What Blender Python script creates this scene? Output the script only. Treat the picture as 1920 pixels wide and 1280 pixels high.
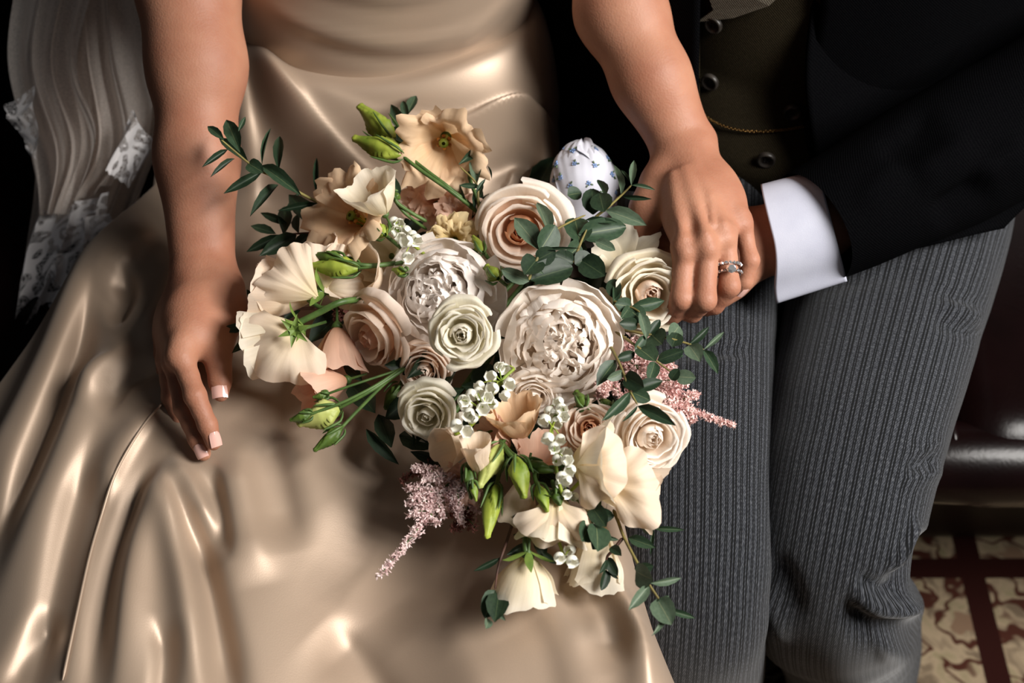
import bpy, math, random
import numpy as np
from mathutils import Vector, Matrix
for o in list(bpy.data.objects): bpy.data.objects.remove(o)
random.seed(5)
rng = np.random.default_rng(11)
scn = bpy.context.scene
COL = scn.collection

# ---------------------------------------------------------------- camera
PITCH = math.radians(52.0)
FPX = 2400.0
CAM = np.array([0.0, -0.616, 1.448])
CF = np.array([0, math.cos(PITCH), -math.sin(PITCH)])
CU = np.array([0, math.sin(PITCH), math.cos(PITCH)])
CR = np.array([1.0, 0, 0])
cd = bpy.data.cameras.new('camera'); cam = bpy.data.objects.new('camera', cd); COL.objects.link(cam)
cam.location = CAM; cam.rotation_euler = (math.pi/2 - PITCH, 0, 0)
cd.sensor_width = 36; cd.lens = 45.0; cd.clip_start = 0.01
cd.dof.use_dof = True; cd.dof.focus_distance = 0.985; cd.dof.aperture_fstop = 5.0
scn.camera = cam

# ---------------------------------------------------------------- light
w = bpy.data.worlds.new('world'); scn.world = w; w.use_nodes = True
w.node_tree.nodes['Background'].inputs[0].default_value = (0.92, 0.95, 1.0, 1)
w.node_tree.nodes['Background'].inputs[1].default_value = 0.040
def area(name, loc, target, size, energy, col):
    ld = bpy.data.lights.new(name, 'AREA'); ld.shape = 'RECTANGLE'; ld.size, ld.size_y = size
    ld.energy = energy; ld.color = col
    o = bpy.data.objects.new(name, ld); COL.objects.link(o); o.location = loc
    o.rotation_euler = (Vector(target) - Vector(loc)).to_track_quat('-Z', 'Y').to_euler()
    return o
area('window_light', (1.32, -0.42, 1.98), (0.0, 0.0, 0.62), (0.7, 0.95), 74, (1.0, 0.965, 0.92))
scn.view_settings.view_transform = 'Standard'; scn.view_settings.look = 'None'
scn.view_settings.exposure = 0.12; scn.view_settings.gamma = 1.0
scn.view_settings.use_curve_mapping = False

# ---------------------------------------------------------------- helpers
def ray(px, py): return CF + CR*((px-960)/FPX) + CU*((640-py)/FPX)
def D(px, py, d): return CAM + ray(px, py)*d
def Z(px, py, z):
    r = ray(px, py); return CAM + r*((z-CAM[2])/r[2])
def Y(px, py, y):
    r = ray(px, py); return CAM + r*((y-CAM[1])/r[1])
def dep(p): return float((np.asarray(p)-CAM) @ CF)
def proj(P):
    P = np.asarray(P, float) - CAM
    d = P @ CF
    return 960 + FPX*(P @ CR)/d, 640 - FPX*(P @ CU)/d
def nrm(v):
    v = np.asarray(v, float); return v/ (np.linalg.norm(v, axis=-1, keepdims=True)+1e-12)
def sst(a, b, x):
    t = np.clip((np.asarray(x, float)-a)/(b-a), 0, 1); return t*t*(3-2*t)

WO = {}
def thing(name, label, cat, loc, group=None):
    o = bpy.data.objects.new(name, None); COL.objects.link(o); o.empty_display_size = .02
    o.location = loc; o['label'] = label; o['category'] = cat
    if group: o['group'] = group
    WO[o.name] = np.array(loc, float); return o
def newmesh(name, V, F, mat, smooth=True, uv=None):
    me = bpy.data.meshes.new(name)
    V = np.asarray(V, np.float32)
    me.from_pydata([], [], [])
    if isinstance(F, np.ndarray) and F.ndim == 2:
        n = F.shape[1]; nf = len(F)
        me.vertices.add(len(V)); me.vertices.foreach_set('co', V.ravel())
        me.loops.add(nf*n); me.loops.foreach_set('vertex_index', F.astype(np.int32).ravel())
        me.polygons.add(nf); me.polygons.foreach_set('loop_start', np.arange(0, nf*n, n, dtype=np.int32))
        me.update(calc_edges=True)
    else:
        me.from_pydata(V.tolist(), [], [list(f) for f in F])
    if uv is not None:
        l = me.uv_layers.new(name='UVMap'); li = np.empty(len(me.loops), np.int32)
        me.loops.foreach_get('vertex_index', li)
        l.data.foreach_set('uv', np.asarray(uv, np.float32)[li].ravel())
    if smooth: me.polygons.foreach_set('use_smooth', [True]*len(me.polygons))
    if mat: me.materials.append(mat)
    me.validate(); me.update()
    return me
def mk(name, V, F, mat, parent=None, origin=None, label=None, smooth=True, uv=None, kind=None, cat=None):
    V = np.asarray(V, float)
    po = WO[parent.name] if parent else np.zeros(3)
    og = np.array(origin, float) if origin is not None else (po if parent else V.mean(0))
    o = bpy.data.objects.new(name, newmesh(name, V-og, F, mat, smooth, uv)); COL.objects.link(o)
    o.parent = parent; o.location = og - po; WO[o.name] = og
    if label: o['label'] = label
    if kind: o['kind'] = kind
    if cat: o['category'] = cat
    return o
def inst(name, me, org, R3, parent, scale=(1, 1, 1)):
    o = bpy.data.objects.new(name, me); COL.objects.link(o); o.parent = parent
    M = Matrix([[*(R3[i, j]*scale[j] for j in range(3)), float(org[i]-WO[parent.name][i])] for i in range(3)] + [[0, 0, 0, 1]])
    o.matrix_local = M; WO[o.name] = np.array(org, float)
    return o
def grid_faces(nu, nv, closeu=False):
    u = np.arange(nu if closeu else nu-1); v = np.arange(nv-1)
    U, Vv = np.meshgrid(u, v, indexing='ij'); U2 = (U+1) % nu
    return np.stack([U*nv+Vv, U2*nv+Vv, U2*nv+Vv+1, U*nv+Vv+1], -1).reshape(-1, 4)
def frame(z, up=None):
    z = nrm(z); up = CU if up is None else np.asarray(up, float)
    x = np.cross(up, z)
    if np.linalg.norm(x) < 1e-4: x = np.cross([1, 0, 0.01], z)
    x = nrm(x); y = np.cross(z, x)
    return np.stack([x, y, z], 1)
def facing(tx, ty, tz=1.0): return nrm(-CF*tz + CR*tx + CU*ty)
def catmull(P, n):
    P = np.asarray(P, float); Q = np.vstack([2*P[0]-P[1], P, 2*P[-1]-P[-2]]); m = len(P)-1
    t = np.linspace(0, m-1e-6, n); i = t.astype(int); f = (t-i)[:, None]
    a, b, c, d = Q[i], Q[i+1], Q[i+2], Q[i+3]
    return .5*((2*b)+(c-a)*f+(2*a-5*b+4*c-d)*f**2+(3*b-a-3*c+d)*f**3)
def tube(P, r, nu=8, n=None, cap=True):
    P = np.asarray(P, float); r = np.atleast_1d(np.asarray(r, float))
    n = n or max(6, 4*len(P))
    C = catmull(P, n) if len(P) > 2 else P[0]+(P[1]-P[0])*np.linspace(0, 1, n)[:, None]
    R = np.interp(np.linspace(0, 1, n), np.linspace(0, 1, len(r)), r)
    if cap: R = R.copy(); R[0] *= .35; R[-1] *= .35
    T = nrm(np.gradient(C, axis=0)); ref = np.array([.31, .22, .92])
    A = nrm(np.cross(T, ref)); B = np.cross(T, A)
    th = np.linspace(0, 2*np.pi, nu, endpoint=False)
    V = C[None]+R[None, :, None]*(np.cos(th)[:, None, None]*A[None]+np.sin(th)[:, None, None]*B[None])
    return V.reshape(-1, 3), grid_faces(nu, n, True)
class MB:
    def __init__(s): s.V = []; s.F = []; s.U = []; s.n = 0
    def add(s, V, F, uv=None):
        s.V.append(np.asarray(V, float)); s.F.append(np.asarray(F)+s.n); s.n += len(V)
        s.U.append(np.asarray(uv, float) if uv is not None else np.zeros((len(V), 2)))
    def get(s): return np.vstack(s.V), np.vstack(s.F), np.vstack(s.U)
    def build(s, name, mat, parent, **k):
        V, F, U = s.get(); return mk(name, V, F, mat, parent, uv=U, **k)
def vnoise(P, scale, seed=0):
    # smooth value noise
    P = np.asarray(P, float)*scale; i = np.floor(P).astype(np.int64); f = P-i; f = f*f*(3-2*f); out = 0
    def h(a):
        n = (a[..., 0]*374761393 + a[..., 1]*668265263 + a[..., 2]*2147483647 + seed*974711) & 0x7fffffff
        n = (n ^ (n >> 13))*1274126177 & 0x7fffffff
        return ((n ^ (n >> 16)) & 0xffff)/32767.5-1
    for dx in (0, 1):
        for dy in (0, 1):
            for dz in (0, 1):
                wgt = (f[..., 0] if dx else 1-f[..., 0])*(f[..., 1] if dy else 1-f[..., 1])*(f[..., 2] if dz else 1-f[..., 2])
                out = out+wgt*h(i+np.array([dx, dy, dz]))
    return out
def strokes(px, py, L):
    # relief laid out along fold lines: (polyline, width at start, width at end, height)
    out = np.zeros_like(px)
    for pl, w0, w1, h, *asy in L:
        asy = asy[0] if asy else 1.8                      # the left bank of a fold is gentler than the right one
        P = catmull(np.array(pl, float), max(4, 9*len(pl))) if len(pl) > 2 else np.array(pl, float)
        best = np.full_like(px, 1e9); bt = np.zeros_like(px); sg = np.zeros_like(px); m = len(P)-1
        for k in range(m):
            a, b = P[k], P[k+1]; ab = b-a; L2 = ab @ ab+1e-9; dx = px-a[0]; dy = py-a[1]
            t = np.clip((dx*ab[0]+dy*ab[1])/L2, 0, 1)
            d = np.hypot(dx-t*ab[0], dy-t*ab[1]); c = (ab[0]*dy-ab[1]*dx)/math.sqrt(L2)
            q = d < best; best = np.where(q, d, best); bt = np.where(q, (k+t)/m, bt); sg = np.where(q, c, sg)
        wd = w0+(w1-w0)*bt; wd = wd*(1+(asy-1)*sst(-1, 1, sg/wd)); tap = sst(0, .32, np.minimum(bt, 1-bt)+.015)
        out += h*tap*np.exp(-(best/wd)**2)
    return out

# ---------------------------------------------------------------- signed-distance bodies
def smin(a, b, k):
    h = np.maximum(k-np.abs(a-b), 0)/k
    return np.minimum(a, b)-h*h*k*.25
def d_cone(P, a, b, ra, rb):
    ab = b-a; L2 = ab @ ab+1e-12
    Q = P-a; q0, q1, q2 = Q[..., 0], Q[..., 1], Q[..., 2]
    t = np.clip((q0*ab[0]+q1*ab[1]+q2*ab[2])/L2, 0, 1)
    return np.sqrt((q0-t*ab[0])**2+(q1-t*ab[1])**2+(q2-t*ab[2])**2)-(ra+(rb-ra)*t)
def sdf_mesh(prims, h):
    # prims: (a, b, ra, rb, k[, sign]); sparse blocks of surface nets
    B = 24; lo = np.min([np.minimum(p[0]-p[2], p[1]-p[3]) for p in prims], 0)-.03
    hi = np.max([np.maximum(p[0]+p[2], p[1]+p[3]) for p in prims], 0)+.03
    nb = np.ceil((hi-lo)/(h*B)).astype(int); N = nb*B+4
    Vi = []; Vp = []; Fs = []
    loc = np.stack(np.meshgrid(*[np.arange(B+2)]*3, indexing='ij'), -1)
    cen_r = h*(B+2)*.5*math.sqrt(3)
    A = np.array([p[0] for p in prims]); Bp = np.array([p[1] for p in prims]); ra = np.array([p[2] for p in prims]); rb = np.array([p[3] for p in prims]); kk = np.array([p[4] for p in prims])
    for bi in np.ndindex(*nb):
        base = np.array(bi)*B; c = lo+(base+(B+1)/2)*h
        ab = Bp-A; t = np.clip(((c-A)*ab).sum(1)/((ab*ab).sum(1)+1e-12), 0, 1)
        dd = np.linalg.norm(c-A-t[:, None]*ab, axis=1)-(ra+(rb-ra)*t)
        if dd.min() > cen_r+.01: continue
        if dd.min() < -cen_r-.03: continue
        idx = np.where(dd < cen_r+.003+kk)[0]
        P = (lo+(base+loc)*h); f = np.full(P.shape[:3], .05)
        for i in idx:
            p = prims[i]; d = d_cone(P, p[0], p[1], p[2], p[3])
            if len(p) > 5 and p[5] < 0: f = -smin(-f, d, p[4])
            else: f = smin(f, d, p[4])
        s = f < 0
        if s.all() or not s.any(): continue
        n = B+1
        c8 = sum(s[x:x+n, y:y+n, z:z+n].astype(np.int8) for x in (0, 1) for y in (0, 1) for z in (0, 1))
        ii = np.argwhere((c8 > 0) & (c8 < 8)); X, Yy, Zz = ii.T
        acc = np.zeros((len(ii), 3)); cnt = np.zeros(len(ii))
        for a in [(x, y, z) for x in (0, 1) for y in (0, 1) for z in (0, 1)]:
            fa = f[X+a[0], Yy+a[1], Zz+a[2]]
            for ax in range(3):
                if a[ax]: continue
                b = list(a); b[ax] = 1
                fb = f[X+b[0], Yy+b[1], Zz+b[2]]; x = (fa < 0) != (fb < 0)
                t = np.where(x, fa/np.where(np.abs(fa-fb) < 1e-12, 1, fa-fb), 0)
                pt = np.tile(np.array(a, float), (len(ii), 1)); pt[:, ax] += t
                acc += pt*x[:, None]; cnt += x
        pos = lo+(base+ii+acc/cnt[:, None])*h
        g = (base+ii); gid = (g[:, 0]*N[1]+g[:, 1])*N[2]+g[:, 2]
        Vi.append(gid); Vp.append(pos)
        for ax in range(3):
            o1 = [0, 0, 0]; o1[ax] = 1; fa = f[1:B+1, 1:B+1, 1:B+1]
            sl = tuple(slice(1+o1[k], B+1+o1[k]) for k in range(3)); fb = f[sl]
            x = (fa < 0) != (fb < 0); q = np.argwhere(x)+1
            if not len(q): continue
            flip = (fa < 0)[x]
            u, v = (ax+1) % 3, (ax+2) % 3
            eu = np.zeros(3, int); eu[u] = 1; ev = np.zeros(3, int); ev[v] = 1
            quad = np.stack([q-eu-ev, q-ev, q, q-eu], 1)+base
            qi = (quad[..., 0]*N[1]+quad[..., 1])*N[2]+quad[..., 2]
            qi[~flip] = qi[~flip][:, ::-1]; Fs.append(qi)
    Vi = np.concatenate(Vi); Vp = np.concatenate(Vp); Fs = np.concatenate(Fs)
    uq, first = np.unique(Vi, return_index=True); V = Vp[first]; F = np.searchsorted(uq, Fs)
    F = np.clip(F, 0, len(uq)-1); ok = (uq[F] == Fs).all(1)
    return V, F[ok]
def relax(V, F, it=2, lam=.5):
    E = np.vstack([F[:, [0, 1]], F[:, [1, 2]], F[:, [2, 3]], F[:, [3, 0]]])
    for _ in range(it):
        s = np.zeros_like(V); c = np.zeros(len(V))
        for k in range(3): s[:, k] = np.bincount(E[:, 0], V[E[:, 1], k], len(V))+np.bincount(E[:, 1], V[E[:, 0], k], len(V))
        c = np.bincount(E[:, 0], minlength=len(V))+np.bincount(E[:, 1], minlength=len(V))
        V = V+lam*(s/np.maximum(c, 1)[:, None]-V)
    return V

# ---------------------------------------------------------------- materials
def lin(c):
    c = np.array(c, float)/255; return tuple(np.where(c <= .04045, c/12.92, ((c+.055)/1.055)**2.4))+(1,)
class NT:
    def __init__(s, name):
        s.m = bpy.data.materials.new(name); s.m.use_nodes = True; s.t = s.m.node_tree; s.t.nodes.clear()
        s.out = s.n('ShaderNodeOutputMaterial')
    def n(s, typ, **k):
        nd = s.t.nodes.new(typ)
        for a, v in k.items(): setattr(nd, a, v)
        return nd
    def set(s, nd, sock, v):
        i = nd.inputs[sock]
        if isinstance(v, bpy.types.NodeSocket): s.t.links.new(v, i)
        else: i.default_value = v
    def math(s, op, a, b=0.0, c=None):
        nd = s.n('ShaderNodeMath', operation=op); s.set(nd, 0, a); s.set(nd, 1, b)
        if c is not None: s.set(nd, 2, c)
        return nd.outputs[0]
    def mix(s, f, a, b):
        nd = s.n('ShaderNodeMix', data_type='RGBA'); s.set(nd, 0, f); s.set(nd, 6, a); s.set(nd, 7, b); return nd.outputs[2]
    def coord(s, which='Object'): return s.n('ShaderNodeTexCoord').outputs[which]
    def noise(s, vec, scale, detail=3, rough=.5, col=False):
        nd = s.n('ShaderNodeTexNoise'); s.set(nd, 'Vector', vec); nd.inputs['Scale'].default_value = scale
        nd.inputs['Detail'].default_value = detail; nd.inputs['Roughness'].default_value = rough
        return nd.outputs['Color' if col else 'Fac']
    def ramp(s, f, stops):
        nd = s.n('ShaderNodeValToRGB'); s.set(nd, 0, f); el = nd.color_ramp.elements
        while len(el) < len(stops): el.new(.5)
        for e, (p, c) in zip(el, stops): e.position = p; e.color = c if len(c) == 4 else tuple(c)+(1,)
        return nd.outputs[0]
    def scale(s, vec, sc):
        nd = s.n('ShaderNodeMapping'); s.set(nd, 'Vector', vec); nd.inputs['Scale'].default_value = sc; return nd.outputs[0]
    def xyz(s, vec):
        nd = s.n('ShaderNodeSeparateXYZ'); s.set(nd, 0, vec); return nd.outputs
    def bump(s, h, strength, dist=.001):
        nd = s.n('ShaderNodeBump'); s.set(nd, 'Height', h); nd.inputs['Strength'].default_value = strength
        nd.inputs['Distance'].default_value = dist; return nd.outputs[0]
    def bsdf(s, **k):
        nd = s.n('ShaderNodeBsdfPrincipled')
        for a, v in k.items(): s.set(nd, a.replace('_', ' '), v)
        return nd
    def done(s, sh): s.t.links.new(sh, s.out.inputs[0]); return s.m
BK = (0, 0, 0, 1); WH = (1, 1, 1, 1)
def pmat(name, c1, c2=None, scale=60, rough=.5, bump=0, bscale=300, spec=.4, sss=0, sheen=0, trans=0, metal=0, stops=(.35, .65)):
    t = NT(name); co = t.coord()
    c2 = c2 or tuple(np.array(c1)*.85)
    col = t.ramp(t.noise(co, scale), [(stops[0], lin(c1)), (stops[1], lin(c2))])
    b = t.bsdf(Base_Color=col, Roughness=rough, Metallic=metal)
    b.inputs['Specular IOR Level'].default_value = spec
    if sheen: b.inputs['Sheen Weight'].default_value = sheen
    if sss:
        b.inputs['Subsurface Weight'].default_value = sss; b.inputs['Subsurface Radius'].default_value = (1, .35, .2); b.inputs['Subsurface Scale'].default_value = .006
    if bump: t.set(b, 'Normal', t.bump(t.noise(co, bscale), bump))
    if trans:
        tr = t.n('ShaderNodeBsdfTranslucent'); t.set(tr, 0, col); mx = t.n('ShaderNodeMixShader'); mx.inputs[0].default_value = trans
        t.t.links.new(b.outputs[0], mx.inputs[1]); t.t.links.new(tr.outputs[0], mx.inputs[2]); return t.done(mx.outputs[0])
    return t.done(b.outputs[0])
def petal_mat(name, base, mid, rim, p=(.0, .35, .85), vein=.10, trans=.40):
    # uv.y runs from the claw of the petal to its rim
    t = NT(name); uv = t.coord('UV'); x, y, z = t.xyz(uv)
    n = t.noise(t.coord(), 55, 3); yy = t.math('ADD', y, t.math('MULTIPLY', t.math('SUBTRACT', n, .5), .25))
    col = t.ramp(yy, [(p[0], lin(base)), (p[1], lin(mid)), (p[2], lin(rim))])
    fine = t.noise(t.scale(uv, (34, 2.2, 1)), 1.0, 3)
    col = t.mix(t.math('MULTIPLY', t.math('SUBTRACT', fine, .3), vein*2.2), col, lin(np.array(mid)*np.array([.86, .80, .70])))
    b = t.bsdf(Base_Color=col, Roughness=.62, Normal=t.bump(fine, .25, .0006)); b.inputs['Specular IOR Level'].default_value = .22
    b.inputs['Sheen Weight'].default_value = .12
    tr = t.n('ShaderNodeBsdfTranslucent'); t.set(tr, 0, col); mx = t.n('ShaderNodeMixShader'); mx.inputs[0].default_value = trans
    t.t.links.new(b.outputs[0], mx.inputs[1]); t.t.links.new(tr.outputs[0], mx.inputs[2])
    return t.done(mx.outputs[0])
def leaf_mat(name, c1, c2, rib):
    t = NT(name); uv = t.coord('UV'); x, y, z = t.xyz(uv)
    col = t.ramp(t.noise(t.coord('Object'), 9, 4), [(.3, lin(c1)), (.7, lin(c2))])
    r = t.math('LESS_THAN', t.math('ABSOLUTE', t.math('SUBTRACT', x, .5)), .022)
    col = t.mix(t.math('MULTIPLY', r, .55), col, lin(rib))
    b = t.bsdf(Base_Color=col, Roughness=.5); b.inputs['Specular IOR Level'].default_value = .35
    tr = t.n('ShaderNodeBsdfTranslucent'); t.set(tr, 0, col); mx = t.n('ShaderNodeMixShader'); mx.inputs[0].default_value = .12
    t.t.links.new(b.outputs[0], mx.inputs[1]); t.t.links.new(tr.outputs[0], mx.inputs[2])
    return t.done(mx.outputs[0])
def skin_mat():
    t = NT('skin'); co = t.coord()
    a = t.ramp(t.noise(co, 22, 4), [(.3, lin((170, 121, 96))), (.7, lin((152, 100, 77)))])
    sp = t.noise(co, 300, 2); a = t.mix(t.math('MULTIPLY', t.math('SUBTRACT', sp, .5), .25), a, lin((150, 80, 60)))
    vo = t.n('ShaderNodeTexVoronoi'); t.set(vo, 'Vector', co); vo.inputs['Scale'].default_value = 550
    b = t.bsdf(Base_Color=a, Roughness=.58, Normal=t.bump(t.math('ADD', vo.outputs[0], t.noise(co, 120, 3)), .22, .0006))
    b.inputs['Subsurface Weight'].default_value = .22; b.inputs['Subsurface Radius'].default_value = (1, .32, .16); b.inputs['Subsurface Scale'].default_value = .005
    b.inputs['Specular IOR Level'].default_value = .4
    return t.done(b.outputs[0])
def satin_mat():
    t = NT('satin'); co = t.coord()
    col = t.ramp(t.noise(co, 6, 2), [(.3, lin((172, 151, 131))), (.7, lin((162, 140, 120)))])
    wv = t.noise(t.scale(co, (900, 900, 900)), 1, 2)
    b = t.bsdf(Base_Color=col, Roughness=.48, Metallic=.35, Normal=t.bump(wv, .12, .0004)); b.inputs['Specular IOR Level'].default_value = .6
    b.inputs['Sheen Weight'].default_value = .1
    return t.done(b.outputs[0])
def trouser_mat():
    # uv in metres: x around the leg, y along it
    t = NT('striped_wool'); uv = t.coord('UV'); x, y, z = t.xyz(uv); co = t.coord()
    tw = t.math('SINE', t.math('ADD', t.math('MULTIPLY', x, 3600.0), t.math('MULTIPLY', y, 3000.0)))
    n = t.noise(t.scale(uv, (900, 500, 1)), 1, 3)
    base = t.ramp(t.math('ADD', t.math('MULTIPLY', tw, .09), n), [(.25, lin((18, 20, 24))), (.5, lin((45, 47, 52))), (.8, lin((84, 86, 90)))])
    fr = t.math('FRACT', t.math('DIVIDE', x, .0135))
    def line(c, wd): return t.math('LESS_THAN', t.math('ABSOLUTE', t.math('SUBTRACT', fr, c)), wd)
    l = t.math('ADD', t.math('ADD', line(.17, .06), line(.37, .06)), t.math('ADD', line(.70, .04), line(.82, .04)))
    col = t.mix(t.math('MINIMUM', l, 1.0), base, lin((7, 8, 10)))
    hgt = t.math('ADD', t.math('MULTIPLY', tw, .15), t.math('SUBTRACT', 1.0, t.math('MINIMUM', l, 1.0)))
    b = t.bsdf(Base_Color=col, Roughness=.9, Normal=t.bump(hgt, .3, .0005)); b.inputs['Specular IOR Level'].default_value = .15
    b.inputs['Sheen Weight'].default_value = .15
    return t.done(b.outputs[0])
def tulle_mat(name, op, c):
    t = NT(name); co = t.coord(); n = t.noise(t.scale(co, (1500, 1500, 1500)), 1, 1)
    d = t.bsdf(Base_Color=lin(c), Roughness=.8); d.inputs['Sheen Weight'].default_value = .3
    tl = t.n('ShaderNodeBsdfTranslucent'); tl.inputs[0].default_value = lin(c); m2 = t.n('ShaderNodeMixShader'); m2.inputs[0].default_value = .45
    t.t.links.new(d.outputs[0], m2.inputs[1]); t.t.links.new(tl.outputs[0], m2.inputs[2])
    tp = t.n('ShaderNodeBsdfTransparent'); mx = t.n('ShaderNodeMixShader')
    lw = t.n('ShaderNodeLayerWeight'); lw.inputs[0].default_value = .35
    f = t.math('MINIMUM', t.math('ADD', t.math('MULTIPLY', n, op*1.6), t.math('MULTIPLY', lw.outputs['Facing'], .75)), 1.0)
    t.set(mx, 0, f); t.t.links.new(tp.outputs[0], mx.inputs[1]); t.t.links.new(m2.outputs[0], mx.inputs[2])
    return t.done(mx.outputs[0])
def lace_mat():
    t = NT('lace'); uv = t.coord('UV')
    x, y, z = t.xyz(uv)
    wob = t.noise(t.scale(uv, (60, 60, 1)), 1, 2, col=True)
    ad = t.n('ShaderNodeVectorMath', operation='MULTIPLY_ADD'); t.set(ad, 0, wob); ad.inputs[1].default_value = (.012,)*3; t.set(ad, 2, uv)
    vo = t.n('ShaderNodeTexVoronoi', feature='SMOOTH_F1'); t.set(vo, 'Vector', ad.outputs[0]); vo.inputs['Scale'].default_value = 55
    rings = t.math('SINE', t.math('MULTIPLY', vo.outputs['Distance'], 17.0))
    fl = t.math('GREATER_THAN', rings, .05)
    net = t.n('ShaderNodeTexVoronoi', feature='DISTANCE_TO_EDGE'); t.set(net, 'Vector', uv); net.inputs['Scale'].default_value = 260
    nt = t.math('MULTIPLY', t.math('LESS_THAN', net.outputs[0], .10), .55)
    f = t.math('MAXIMUM', t.math('MULTIPLY', fl, .95), t.math('MAXIMUM', nt, .12))
    d = t.bsdf(Base_Color=lin((240, 236, 236)), Roughness=.85, Normal=t.bump(fl, .6, .001))
    tp = t.n('ShaderNodeBsdfTransparent'); mx = t.n('ShaderNodeMixShader'); t.set(mx, 0, f)
    t.t.links.new(tp.outputs[0], mx.inputs[1]); t.t.links.new(d.outputs[0], mx.inputs[2])
    return t.done(mx.outputs[0])
def leather_mat():
    t = NT('oxblood_leather'); co = t.coord()
    col = t.ramp(t.noise(co, 14, 4), [(.3, lin((15, 5, 5))), (.7, lin((9, 3, 3)))])
    vo = t.n('ShaderNodeTexVoronoi', feature='DISTANCE_TO_EDGE'); t.set(vo, 'Vector', co); vo.inputs['Scale'].default_value = 160
    b = t.bsdf(Base_Color=col, Roughness=.27, Normal=t.bump(t.math('ADD', vo.outputs[0], t.noise(co, 12, 3)), .06, .002))
    b.inputs['Specular IOR Level'].default_value = .2
    return t.done(b.outputs[0])
def carpet_mat():
    t = NT('patterned_carpet'); co = t.coord(); x, y, z = t.xyz(co)
    wob = t.noise(co, 9, 3, col=True); ad = t.n('ShaderNodeVectorMath', operation='MULTIPLY_ADD'); t.set(ad, 0, wob)
    ad.inputs[1].default_value = (.16, .16, 0); t.set(ad, 2, co)
    v = ad.outputs[0]
    n1 = t.noise(t.scale(v, (1.0, 1.7, 1)), 13, 2, .5); n2 = t.noise(v, 38, 3)
    ground = t.ramp(n2, [(.35, lin((98, 84, 68))), (.5, lin((142, 125, 102))), (.68, lin((120, 110, 84)))])
    motif = t.ramp(t.math('ABSOLUTE', t.math('SUBTRACT', n1, .5)), [(.022, WH), (.045, BK)])
    blot = t.ramp(n1, [(.62, BK), (.65, WH)])
    col = t.mix(motif, ground, lin((62, 34, 26))); col = t.mix(blot, col, lin((112, 90, 72)))
    # dark border bands of the repeating panels
    def band(c, at, wd): return t.math('LESS_THAN', t.math('ABSOLUTE', t.math('SUBTRACT', c, at)), wd)
    col = t.mix(t.math('MINIMUM', t.math('ADD', band(y, .150, .014), band(x, .577, .015)), 1.0), col, lin((38, 16, 13)))
    pile = t.noise(co, 700, 2)
    b = t.bsdf(Base_Color=col, Roughness=.97, Normal=t.bump(pile, .7, .002)); b.inputs['Specular IOR Level'].default_value = .05
    return t.done(b.outputs[0])
def hanky_mat():
    t = NT('embroidered_cotton'); uv = t.coord('UV')
    vo = t.n('ShaderNodeTexVoronoi'); t.set(vo, 'Vector', uv); vo.inputs['Scale'].default_value = 4.2; vo.inputs['Randomness'].default_value = .8
    dots = t.math('LESS_THAN', vo.outputs['Distance'], .20)
    pet = t.math('GREATER_THAN', t.noise(t.scale(uv, (24, 24, 1)), 1, 1), .42)
    blue = t.math('MULTIPLY', dots, pet)
    ring = t.math('MULTIPLY', t.math('LESS_THAN', t.math('ABSOLUTE', t.math('SUBTRACT', vo.outputs['Distance'], .36)), .06), t.math('GREATER_THAN', t.noise(t.scale(uv, (18, 18, 1)), 1, 1), .60))
    col = t.mix(t.math('MULTIPLY', blue, .0), lin((198, 198, 208)), lin((104, 136, 190))); col = t.mix(t.math('MULTIPLY', t.noise(t.scale(uv, (6, 6, 1)), 1, 2), .25), col, lin((186, 188, 204)))
    wv = t.noise(t.scale(uv, (220, 220, 1)), 1, 2)
    b = t.bsdf(Base_Color=col, Roughness=.85, Normal=t.bump(wv, .3, .0006)); b.inputs['Sheen Weight'].default_value = .2
    return t.done(b.outputs[0])
def wool_mat(name, c1, c2, freq=2600.0, rough=.92):
    t = NT(name); co = t.coord(); x, y, z = t.xyz(co)
    tw = t.math('SINE', t.math('MULTIPLY', t.math('ADD', x, z), freq)); n = t.noise(co, 900, 2)
    col = t.ramp(t.math('ADD', t.math('MULTIPLY', tw, .15), n), [(.3, lin(c1)), (.75, lin(c2))])
    b = t.bsdf(Base_Color=col, Roughness=rough, Normal=t.bump(tw, .3, .0004)); b.inputs['Specular IOR Level'].default_value = .02
    return t.done(b.outputs[0])

M_SKIN = skin_mat(); M_SATIN = satin_mat(); M_TROUSER = trouser_mat(); M_TULLE = tulle_mat('tulle', .75, (250, 240, 232)); M_LACE = lace_mat()
M_SKIN2 = M_SKIN
M_LEATHER = leather_mat(); M_CARPET = carpet_mat(); M_HANKY = hanky_mat()
M_JACKET = wool_mat('black_wool', (2, 2, 3), (6, 6, 7)); M_VEST = wool_mat('dove_wool', (30, 26, 18), (46, 40, 29)); M_LAPEL = wool_mat('grey_wool', (84, 78, 68), (108, 102, 90))
M_SHIRT = pmat('shirt_cotton', (188, 190, 204), (180, 182, 197), 40, .8, .1, 1200)
M_BUTTON = pmat('horn_button', (52, 47, 42), (32, 28, 25), 160, .4)
M_GOLD = pmat('gold', (150, 118, 70), (120, 92, 52), 60, .3, metal=1)
M_SILVER = pmat('platinum', (225, 225, 228), (210, 210, 214), 60, .15, metal=1)
M_NAIL = pmat('nail_polish', (216, 172, 160), (210, 166, 154), 60, .12, spec=.6)
M_SHOE = pmat('black_shoe_leather', (14, 12, 11), (10, 9, 8), 60, .3)
M_WOOD = pmat('dark_wood', (30, 18, 12), (20, 12, 8), 30, .4)
def glass():
    t = NT('diamond'); b = t.bsdf(Base_Color=(1, 1, 1, 1), Roughness=.04, IOR=2.2); b.inputs['Metallic'].default_value = .85; return t.done(b.outputs[0])
M_DIAMOND = glass()
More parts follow.
